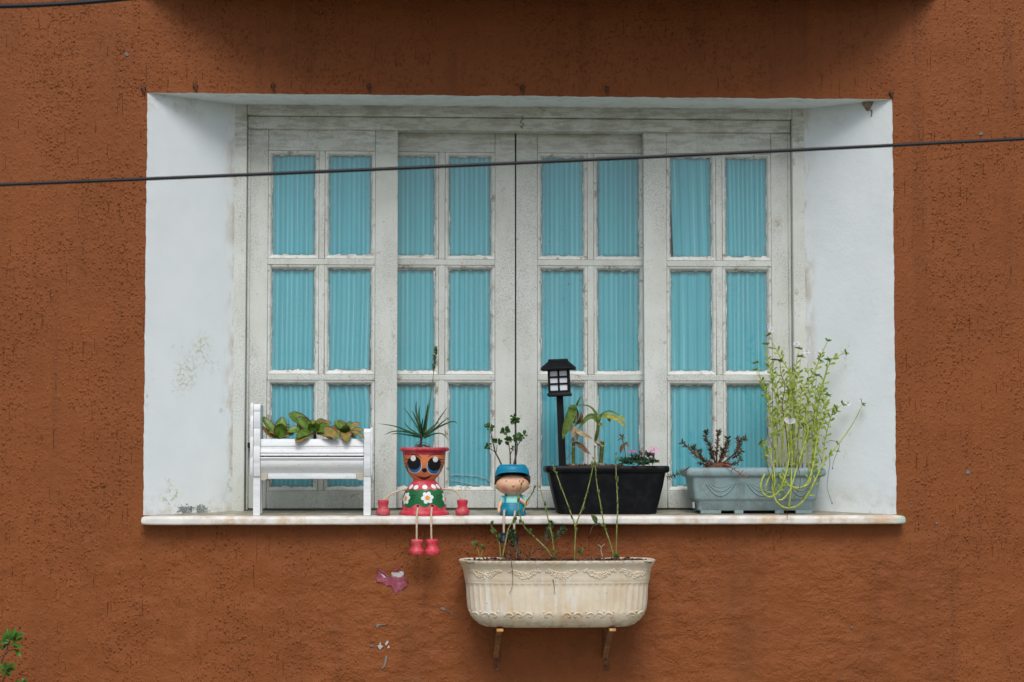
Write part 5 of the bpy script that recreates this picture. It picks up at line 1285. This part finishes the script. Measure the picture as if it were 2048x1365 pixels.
for k, (q, r0, nl, star) in enumerate(ST):
    pth = catmull(z5(q), 6); allp.append(pth); r0 *= .00072
    so_ = MB().tube(pth, [r0*1.3, r0*1.2, r0*.95, r0*.5], 8).build('stem', M_TSTEM if k not in (15, ) else M_TSTEM2, tall, 180)
    m = MB(); rr = random.Random(100+k); L0 = len(pth)-1; side = 1
    nn_ = int(nl*.85); ta, tb = (.45 if k < 7 else .18), (.80 if star else .95)
    for j in range(nn_):
        t_ = ta+(tb-ta)*(j+rr.random()*.8)/nn_; i = min(int(t_*L0), L0-1); p = pth[i].lerp(pth[i+1], t_*L0-i); d = (pth[i+1]-pth[i]).normalized()
        side = -side; o = Vector((side*rr.uniform(.4, 1), rr.uniform(-1, .5), rr.uniform(-.2, .2))); o = (o-d*o.dot(d)).normalized()
        e = (o*rr.uniform(.5, 1.0)+d*rr.uniform(.3, .9)).normalized()*rr.uniform(.012, .024)
        m.leaf(p, p+e, rr.uniform(.0046, .0074), Vector((rr.uniform(-.5, .5), -1, rr.uniform(-.2, .6))), rr.uniform(-.15, .2), .2, 'obov', 5)
    m.build('leaves', M_TALL, so_, 180)
    if star:
        m = MB(); p = pth[-1]; d = (pth[-1]-pth[-2]).normalized()
        for j in range(8):
            a = 2*pi*j/8+rr.random(); o = Matrix.Rotation(a, 3, d) @ d.orthogonal().normalized()
            m.leaf(p, p+(o*rr.uniform(.6, 1)+d*rr.uniform(-.1, .7)).normalized()*rr.uniform(.010, .0165), .0042, o.cross(d)+Vector((0, -.6, .2)), .1, .2, 'lance', 4)
        m.ball(p+d*.002, .0024, .0024, .0034, 8, 6); m.build('bract', M_BRACT, so_, 180)
for (x, y, Y, L, n_) in ((724, 70, .05, 26, 4), (884, 160, .065, 28, 6), (950, 210, .05, 28, 5), (1030, 220, .06, 26, 5), (1308, 522, .03, 22, 4), (1222, 545, .05, 20, 4)):
    c = z5([(x, y)], Y)[0]; fo = MB().ball(c, .0015).build('flower', M_DRY, tall, 180); rr = random.Random(int(x))
    for j in range(n_):
        a = 2*pi*j/n_+rr.uniform(-.3, .3); T = c+Vector((cos(a), -.4*rr.random(), sin(a)))*L/3.25*S(0)*rr.uniform(.7, 1.05)
        MB().leaf(c, T, .0075, Vector((.2*cos(a), -1, .2)), .12, .2, 'petal', 6).build('petal', M_PETAL, fo, 180)
c = z5([(844, 672)], -.005)[0]; fo = MB().ball(c, .0022).build('flower', M_BRACT, tall, 180)
for x1, y1, w in ((808, 644, 38), (880, 646, 38), (820, 666, 24), (868, 666, 22)):
    T = z5([(x1, y1)], -.018)[0]; MB().leaf(c, T, w/3.25*S(0), Vector((0, -1, .3)), .1, .25, 'petal', 7).build('petal', M_PETAL, fo, 180)
MB().tube(catmull([c, z5([(850, 760)], .0)[0], z5([(852, 850)], .01)[0]], 4), [.0014, .002], 6).build('stem', M_TSTEM, tall)
M_THREAD = simple('dead thread stem', (.055, .035, .028), .7, .3, 200, .3)
for k, q in enumerate(([(1100, 885, .0), (1104, 930, -.012), (1092, 1020, -.02), (1086, 1090, -.02), (1104, 1150, -.018), (1118, 1192, -.016)], [(1165, 830, .01), (1140, 890, .0), (1126, 930, -.004), (1122, 965, -.006)], [(822, 1228, -.034), (826, 1262, -.05), (832, 1300, -.053)],
        [(985, 720, .03), (1000, 800, .02), (1030, 860, .015), (1050, 915, .012)], [(1100, 785, .02), (1140, 790, .015), (1166, 815, .01), (1150, 860, .005)], [(700, 640, .03), (705, 760, .02), (745, 840, .01), (755, 880, .01)],
        [(905, 680, .02), (890, 780, .01), (900, 850, .0), (880, 925, -.004)], [(905, 850, .01), (900, 950, -.01), (912, 1030, -.022), (902, 1100, -.03), (860, 1180, -.036)], [(690, 880, .02), (705, 980, -.005), (735, 1060, -.025), (740, 1120, -.03)], [(940, 600, .03), (990, 598, .02), (1010, 650, .02)])):
    MB().tube(catmull(z5(q), 5), [.0008, .0006], 5).build('dead_thread', M_THREAD, tall)
for x, y, Y in ((1118, 1192, -.016), (1122, 966, -.006), (1050, 915, .012), (880, 925, -.004), (745, 840, .01)):
    c = z5([(x, y)], Y)[0]; MB().ball(c, .0016, .0016, .0028, 6, 5).build('seed_head', M_THREAD, tall, 180)

# ------------------------------------------------------------------ cream planter on wall brackets
z6 = zoomer(890, 930, 3.173); SY = -.112; us = S(SY)/3.173; sx_ = z6([(710, 800)], SY)[0].x; zp = lambda y: z6([(710, y)], SY)[0].z
t = NT('stained cream plaster'); X, Y_, Z = t.xyz()
c = t.mix(t.step(t.noise(9, 5), .3, .7), (.66, .55, .40), (.78, .69, .54))
c = t.mix(t.math('MULTIPLY', t.step(t.noise(11, 6, .7, t.mapv((1, 1, .35))), .48, .66), .6), c, (.60, .40, .21))
c = t.mix(t.math('MULTIPLY', t.step(t.noise(1, 5, .65, t.mapv((45, 45, 6))), .53, .66), .55), c, (.78, .78, .75))
c = t.mix(t.math('MULTIPLY', t.step(Z, -.745, -.80), t.step(t.noise(28, 6, .7), .44, .62)), c, (.30, .27, .22))
c = t.mix(t.step(t.noise(60, 5, .75), .62, .72, 0, .6), c, (.22, .14, .07))
c = t.mix(t.math('MULTIPLY', t.step(Z, -.607, -.590), t.step(t.noise(30, 5, .7), .30, .6, .35, 1)), c, (.80, .50, .34))
c = t.mix(t.math('MULTIPLY', t.math('MULTIPLY', t.step(Z, -.62, -.60), t.step(Z, -.66, -.64)), t.step(t.noise(90, 5, .7), .46, .6, 0, .6)), c, (.22, .20, .16))
M_STONE = t.done(c, .65, t.bump(t.math('ADD', t.noise(120, 5), t.noise(30, 4)), .35, .002), .25)
spl = empty('hanging_planter', (sx_, SY, zp(1022)), 'stained cream plaster planter with fluted front on wall brackets below the sill', 'planter')
sp_prof = [(400, .056, 1024), (452, .070, 1020), (492, .082, 1005), (530, .093, 972), (548, .0985, 945), (558, .1015, 922), (560.5, .102, 915), (564, .1025, 905), (567, .103, 880), (570, .104, 840), (573, .1045, 800), (575, .105, 770), (576, .105, 756), (577, .1052, 748), (578, .1055, 742), (580, .1062, 737), (579, .1058, 734), (581, .1068, 730), (584, .1075, 705), (590, .1095, 670), (597, .113, 648), (606, .119, 630), (614, .124, 618), (619, .1265, 608), (618, .126, 600), (610, .122, 597), (600, .115, 602), (590, .110, 625)]
EX = 3.3
def srad(a, rx, ry):
    c_, s__ = cos(a), sin(a); return Vector((math.copysign(abs(c_)**(2/EX), c_)*rx, math.copysign(abs(s__)**(2/EX), s__)*ry, 0))
m = MB(); rings = []; NA = 640
ang = []
base_ = [srad(2*pi*j/2000, 577*us, .105) for j in range(2001)]; cum = [0]
for j in range(2000): cum.append(cum[-1]+(base_[j+1]-base_[j]).length)
tot = cum[-1]; j = 0
for i in range(NA):
    target = tot*i/NA
    while cum[j+1] < target: j += 1
    ang.append((2*pi*(j+(target-cum[j])/(cum[j+1]-cum[j]+1e-12))/2000, target))
NFL = round(tot/(42*us))
for hx, hy, y in sp_prof:
    ring = []
    inb = 744 < y < 918; amp = .0026 if inb and y not in (748, 905, 915) else (.0013 if inb else 0)
    for a, s__ in ang:
        v = srad(a, hx*us-amp*0, hy); nn = Vector((v.x/(hx*us)**2, v.y/hy**2, 0)).normalized() if v.length else Vector((1, 0, 0))
        f_ = abs(sin(pi*s__/tot*NFL))**.55
        v = v-nn*amp*f_+nn*(.0008*nz(v.x*18, v.y*18, y*.01)); ring.append(Vector((sx_+v.x, SY+v.y, zp(y))))
    rings.append(ring)
m.rings(rings, True, True, True); m.build('trough', M_STONE, spl, 60)
def sfront(x, y, o=0.0):
    for (a, h0, y0), (b_, h1, y1) in zip(sp_prof[:24], sp_prof[1:24]):
        if y0 >= y >= y1: k = (y0-y)/(y0-y1+1e-9); hx, hy = a+(b_-a)*k, h0+(h1-h0)*k; break
    else: hx, hy = 580, .107
    xx = (x-710)*1.0; q = max(0.0, 1-abs(xx/hx)**EX); return Vector((sx_+xx*us, SY-hy*q**(1/EX)-o, zp(y)))
rr = random.Random(5)
for x0 in (250, 490, 722, 958, 1185):
    m = MB()
    for k in range(120):
        q = rr.uniform(-1, 1); x = x0+q*88; y = 650+(10+52*(1-q*q))*rr.uniform(.35*(1-q*q), 1); rr2 = rr.uniform(.0018, .0030)
        m.ball(sfront(x, y, .0002), rr2*1.15, .0022, rr2, 7, 5)
    for sg in (-1, 1): m.ball(sfront(x0+sg*94, 662, -.0004), .0042, .0024, .0045, 8, 5)
    m.build('garland', M_STONE, spl, 180)
for x0 in (185, 250, 300, 400, 455, 520, 640, 760, 820, 900, 960, 1020, 1165, 1225):
    m = MB(); w = 30; sg = 1 if rr.random() > .5 else -1
    m.tube(catmull([sfront(x0-sg*w, 945, -.0006), sfront(x0-sg*w*.4, 925, -.0003), sfront(x0+sg*w*.4, 930, -.0003), sfront(x0+sg*w*.6, 944, -.0003), sfront(x0+sg*w*.2, 948, -.0003), sfront(x0+sg*w*.15, 940, -.0003)], 4), [.0018, .0032, .0018], 7)
    m.ball(sfront(x0+sg*w*.9, 918, -.0008), .0032, .0022, .003, 8, 5); m.build('scroll', M_STONE, spl, 180)
soil('soil', M_SOIL, spl, sx_-585*us, sx_+585*us, SY-.098, SY+.098, zp(608), .006, 9, 60)
M_RUST = simple('rusty iron', (.20, .095, .045), .8, .45, 130, .5, .002, .7, (.46, .22, .08))
M_LEG = simple('rust stained brown paint', (.15, .052, .020), .75, .3, 90, .4, .002, .6, (.30, .13, .05))
M_RUSTO = simple('bright orange rust', (.62, .27, .07), .8, .3, 130, .5, .002, .4, (.75, .62, .45))
for k, (xa, lab) in enumerate(((349, 'rusty iron wall bracket under the left half of the cream planter'), (1064, 'rusty iron wall bracket under the right half of the cream planter'))):
    c = z6([(xa, 1021)], -.196)[0]; zt_ = zp(1024)-.0006; w = 21/3.173*S(-.19)
    wb = empty('wall_bracket', (c.x, 0, zt_-.15), lab, 'bracket', 'brackets under the cream planter')
    dx = -.006
    m = MB(); m.box(c.x-w, c.x+w, -.194, -.001, zt_-.0032, zt_, .0006); m.build('arm', M_RUST, wb)
    m = MB(); m.box(c.x-w*1.0, c.x+w*1.0, -.1985, -.1945, zt_-.0075, zt_-.0003, .001); m.build('arm_lip', M_RUSTO, wb)
    zl_ = P(990, 1342, 0).z
    m = MB(); m.box(c.x-w*.9+dx*0, c.x+w*.9, -.005, -.0005, zl_, zt_-.004, .0008); m.build('wall_leg', M_LEG, wb)
    m = MB(); a0 = Vector((c.x-.001, -.165, zt_-.004)); a1 = Vector((c.x-.003, -.006, zl_+.035)); d = a1-a0
    rg = []
    for q in range(9):
        p = a0+d*q/8+Vector((.001*nz(q*.7, k), 0, 0)); rg.append([p+Vector(v) for v in ((-.0075, 0, -.001), (.0075, 0, -.001), (.0075, .0, .001), (.007, .012, .003), (.0045, .012, .003), (.0045, .001, .0015), (-.0075, .0, .0015))])
    m.rings(rg, True, True, True); m.build('brace', M_RUST, wb, 40)
    m = MB()
    for zz in (zl_+.012, zl_+.03): m.ball((c.x-.001, -.0055, zz), .004, .003, .004, 10, 6)
    m.build('screw', M_RUSTKNOB, wb, 60)

# weeds in the cream planter
M_WST = leaf_mat('weed stem', (.19, .23, .05), (.31, .32, .085), .45, .1)
M_WLF = leaf_mat('weed leaf', (.075, .13, .03), (.15, .21, .06), .45, .2)
M_WTIP = leaf_mat('dry seed tip', (.16, .11, .05), (.30, .22, .10), .6, .1)
zw6 = z6
def weed(label, paths, leaves=(), r=.0026, tipn=5, nodes=True, mat=None):
    b = zw6([paths[0][0]])[0]; o = empty('weed', b, label, 'weed', 'weeds growing in the cream planter'); sd = int(paths[0][0][0])
    for q in paths:
        pth = catmull(zw6(q), 7); r_ = r*.78; MB().tube(pth, [r_, r_*.9, r_*.55], 7).build('stem', mat or M_WST, o, 180)
        rr = random.Random(sd); m = MB(); L0 = len(pth)-1
        if nodes:
            for j in range(int(len(q)*2.2)):
                t_ = .25+.68*rr.random(); i = min(int(t_*L0), L0-1); p = pth[i]; d = (pth[i+1]-pth[i]).normalized()
                e = (d*1.0+Vector((rr.uniform(-.35, .35), rr.uniform(-.5, 0), 0))).normalized()*rr.uniform(.010, .018)
                m.leaf(p, p+e, .0040, Vector((rr.uniform(-.5, .5), -1, 0)), .1, .3, 'obov', 5)
        if m.v: m.build('leaves', M_WLF, o, 180)
        if tipn:
            m = MB(); p = pth[-1]; d = (pth[-1]-pth[-2]).normalized()
            for j in range(tipn):
                a = rr.uniform(0, 6.3); oo = Matrix.Rotation(a, 3, d) @ d.orthogonal().normalized()
                m.leaf(p, p+(oo*.8+d).normalized()*rr.uniform(.004, .0075), .003, Vector((0, -1, 0)), .1, .2, 'lance', 4)
            m.ball(p, .002, .002, .0026, 7, 5); m.build('seed_tip', M_WTIP, o, 180)
    for x0, y0, x1, y1, w, Y in leaves:
        B, T = zw6([(x0, y0, Y), (x1, y1, Y-.006)]); MB().leaf(B, T, w/3.173*S(Y), Vector((.3, -1, .4)), .12, .3, 'oval', 7).build('leaf', M_WLF, o, 180)
    return o
weed('forked pale green weed in the cream planter reaching up across the black planter', [[(822, 615, -.11), (824, 520, -.11), (826, 400, -.10), (792, 290, -.09), (752, 180, -.08), (715, 80, -.07), (680, -8, -.06)], [(826, 395, -.10), (850, 330, -.10), (880, 250, -.095), (910, 140, -.09), (932, 50, -.085), (940, -40, -.08)]])
weed('weed with one side leaf, second from the right in the cream planter', [[(1078, 600, -.11), (1045, 490, -.11), (1010, 380, -.10), (985, 240, -.09), (970, 160, -.085), (956, 50, -.08), (952, -110, -.07)], [(1008, 392, -.10), (985, 378, -.105), (958, 368, -.11)]], [(962, 372, 925, 316, 38, -.11)])
weed('straight upright weed rising at the right end of the cream planter', [[(1085, 600, -.10), (1090, 400, -.10), (1096, 270, -.09), (1092, 170, -.085), (1086, 60, -.08), (1085, -68, -.07)]], [(1078, 590, 1060, 565, 34, -.12), (1086, 590, 1100, 560, 34, -.12)])
weed('thin pale weed leaning left from the centre of the cream planter', [[(694, 600, -.10), (682, 470, -.10), (660, 370, -.095), (632, 250, -.09), (602, 142, -.085)]], [(690, 560, 712, 545, 26, -.11)])
weed('bent yellowish weed crossing the boy figurine', [[(678, 585, -.12), (640, 530, -.12), (560, 452, -.11), (505, 395, -.10), (478, 330, -.095), (462, 240, -.09), (475, 160, -.085), (494, 108, -.08)], [(495, 300, -.09), (520, 230, -.085), (548, 190, -.08), (572, 142, -.08)]], [(530, 425, 550, 405, 24, -.115), (478, 370, 470, 345, 22, -.1)], .0028)
weed('short yellow weed standing before the dark shoe', [[(364, 588, -.13), (382, 500, -.13), (405, 400, -.125), (440, 350, -.12)]], [(440, 352, 448, 325, 26, -.12), (430, 365, 452, 352, 24, -.12)], .0028, 0, False)
weed('leafy young weed left of the dark shoe', [[(352, 590, -.10), (345, 500, -.10), (320, 440, -.10), (300, 400, -.10), (302, 365, -.10)]], [(318, 440, 285, 412, 22, -.105), (335, 470, 345, 435, 24, -.105), (322, 440, 312, 405, 20, -.105)], .0022, 3)
weed('tiny seedling with round leaves at the left end of the cream planter', [[(218, 588, -.13), (212, 548, -.13), (195, 512, -.13)], [(224, 588, -.13), (236, 555, -.13), (238, 530, -.13)]], [(200, 515, 165, 490, 36, -.13), (200, 515, 196, 482, 26, -.13), (238, 540, 232, 500, 26, -.13), (238, 535, 246, 505, 18, -.13)], .0016, 0, False)
weed('small curled dead weed beside the upright stems of the cream planter', [[(1000, 585, -.12), (990, 545, -.12), (996, 520, -.12), (1014, 502, -.12)], [(992, 530, -.12), (980, 512, -.12), (968, 508, -.12)]], [], .0022, 0, False, M_DRY)
weed('small blue green seedling right of the forked weed', [[(832, 600, -.12), (848, 565, -.12), (862, 532, -.12)]], [(850, 562, 872, 522, 34, -.12), (846, 565, 838, 545, 20, -.12)], .0014, 0, False)
M_SPRIG = leaf_mat('dark needle leaf', (.028, .062, .020), (.055, .105, .034), .45, .1)
for k, (lab, qs) in enumerate((('dark needle leaved sprig leaning right in the middle of the cream planter', [[(560, 560, -.09), (620, 480, -.085), (652, 430, -.08), (672, 370, -.08)], [(590, 540, -.09), (660, 490, -.09), (710, 450, -.09), (752, 402, -.09)]]),
                               ('dark needle leaved sprig hanging under the boy figurine', [[(480, 560, -.09), (455, 520, -.09), (430, 480, -.095), (412, 455, -.095)], [(470, 545, -.09), (440, 470, -.09), (430, 430, -.09)]]))):
    b = z6([qs[0][0]])[0]; o = empty('needle_sprig', b, lab, 'plant', 'dark sprigs in the cream planter')
    for q in qs:
        pth = catmull(z6(q), 5); so_ = MB().tube(pth, [.002, .0012], 6).build('stem', M_STEMBR, o, 180)
        m = MB(); needles(m, pth, 60, .016, .0028, .3, k+3, .9, 10); m.build('leaves', M_SPRIG, so_, 180)
rt = empty('dead_roots', z6([(500, 590)], -.1)[0], 'tangle of dry brown roots in the cream planter, two strands hanging over its front', 'roots')
rr = random.Random(12); m = MB()
for k in range(16):
    x0 = rr.uniform(380, 600); x1 = x0+rr.uniform(-120, 140); h_ = rr.uniform(20, 120)
    m.tube(catmull(z6([(x0, 592, rr.uniform(-.17, -.05)), (x0+(x1-x0)*.3, 592-h_*.8, -.10), (x0+(x1-x0)*.6, 592-h_, -.11), (x1, 592-h_*.3, -.12)]), 5), [.0014, .0007], 5)
m.build('root_tangle', M_BRDRY, rt)
for q in ([(420, 600, -.222), (422, 630, -.240), (430, 700, -.222), (427, 770, -.2195), (408, 822, -.2195)], [(684, 726, -.222), (692, 760, -.219), (698, 822, -.219)]):
    MB().tube(catmull(z6(q), 6), [.0011, .0006], 5).build('hanging_root', M_BRDRY, rt)
for q in ([(920, 440, -.09), (935, 395, -.08), (965, 380, -.08)], [(960, 490, -.1), (985, 485, -.1), (1000, 492, -.1)]):
    MB().tube(catmull(z6(q), 5), [.0008, .0005], 5).build('curled_root', M_BRDRY, rt)
ch = MB()
for k in range(70):
    x, y = rr.uniform(160, 1250), rr.uniform(-.19, -.03); r = rr.uniform(.002, .006); p = z6([(x, 604)], y)[0]; p.z = zp(606)+.003
    if abs((p.x-sx_)/(590*us))**EX+abs((p.y-SY)/.105)**EX > .92: continue
    M = Matrix.Translation(p) @ Matrix.Rotation(rr.uniform(0, 6), 4, Vector((rr.random(), rr.random(), rr.random()+.1)).normalized()); ch.box(-r*1.6, r*1.6, -r*.6, r*.6, -r*.4, r*.4, .0008, M)
ch.build('soil_crumbs', M_REDBARK, spl)

# ------------------------------------------------------------------ shrub reaching into the corner
z7 = zoomer(0, 1180, 6.827); QY = -.45
M_SHR = leaf_mat('bright shrub leaf', (.030, .105, .012), (.075, .19, .022), .32, .25, None, (.11, .22, .04))
sb_ = P(-130, 1900, QY); shb = empty('shrub', (sb_.x, QY, GZ), 'bright green leafy shrub tips poking into the bottom left corner', 'shrub')
hub = Vector((sb_.x+.03, QY, GZ+.5))
MB().tube(catmull([Vector((sb_.x, QY, GZ)), Vector((sb_.x+.015, QY+.01, GZ+.25)), hub], 6), [.012, .008], 8).build('trunk', M_STEMBR, shb)
for q in ([(130, 700), (85, 840), (20, 990), (-60, 1200), (-150, 1600)], [(215, 815), (120, 830), (70, 870)], [(95, 1080), (70, 1170), (35, 1262), (-40, 1500), (-100, 1800)], [(300, 1260), (260, 1350), (150, 1600), (0, 1900)]):
    pts = z7(q, QY)
    if len(q) > 3: pts.append(hub)
    MB().tube(catmull(pts, 5), [.0014, .0022, .0045], 7).build('branch', M_STEMBR, shb, 180)
rr = random.Random(77)
LF = [(150, 690, 330, 585), (140, 680, 232, 515), (130, 690, 95, 520), (120, 700, 20, 640), (170, 700, 318, 668), (120, 720, -20, 720), (150, 730, 250, 765), (140, 700, 180, 560), (110, 740, 20, 830), (215, 690, 340, 600), (215, 815, 292, 935), (180, 760, 320, 780), (60, 820, -30, 790), (100, 760, 40, 580),
      (80, 1090, 62, 975), (85, 1095, 245, 1020), (90, 1100, 222, 1092), (75, 1095, -10, 1000), (70, 1110, -20, 1130), (85, 1110, 130, 1180), (70, 1100, 130, 1010), (60, 1120, 20, 1180), (90, 1110, 170, 1150),
      (300, 1265, 350, 1200), (290, 1270, 210, 1250), (300, 1275, 392, 1262), (295, 1275, 330, 1310), (290, 1270, 240, 1320), (-20, 760, -120, 700), (-20, 1150, -100, 1080)]
for k, (x0, y0, x1, y1) in enumerate(LF):
    Y0 = QY+rr.uniform(-.012, .012); B, T = z7([(x0, y0, Y0), (x1, y1, Y0+rr.uniform(-.02, .015))]); L = (T-B).length
    MB().leaf(B, T, max(.008, L*.38), Vector((rr.uniform(-.5, .5), -1, rr.uniform(.2, 1))), .12, .3, 'oval', 7).build('leaf', M_SHR, shb, 180)
m = MB()
for x, y in ((85, 570), (275, 520), (350, 668), (60, 780), (270, 1150)): m.ball(z7([(x, y)], QY)[0], .0026, .0026, .003, 8, 6)
m.build('berry', simple('dark berry', (.03, .015, .02), .35), shb, 180)
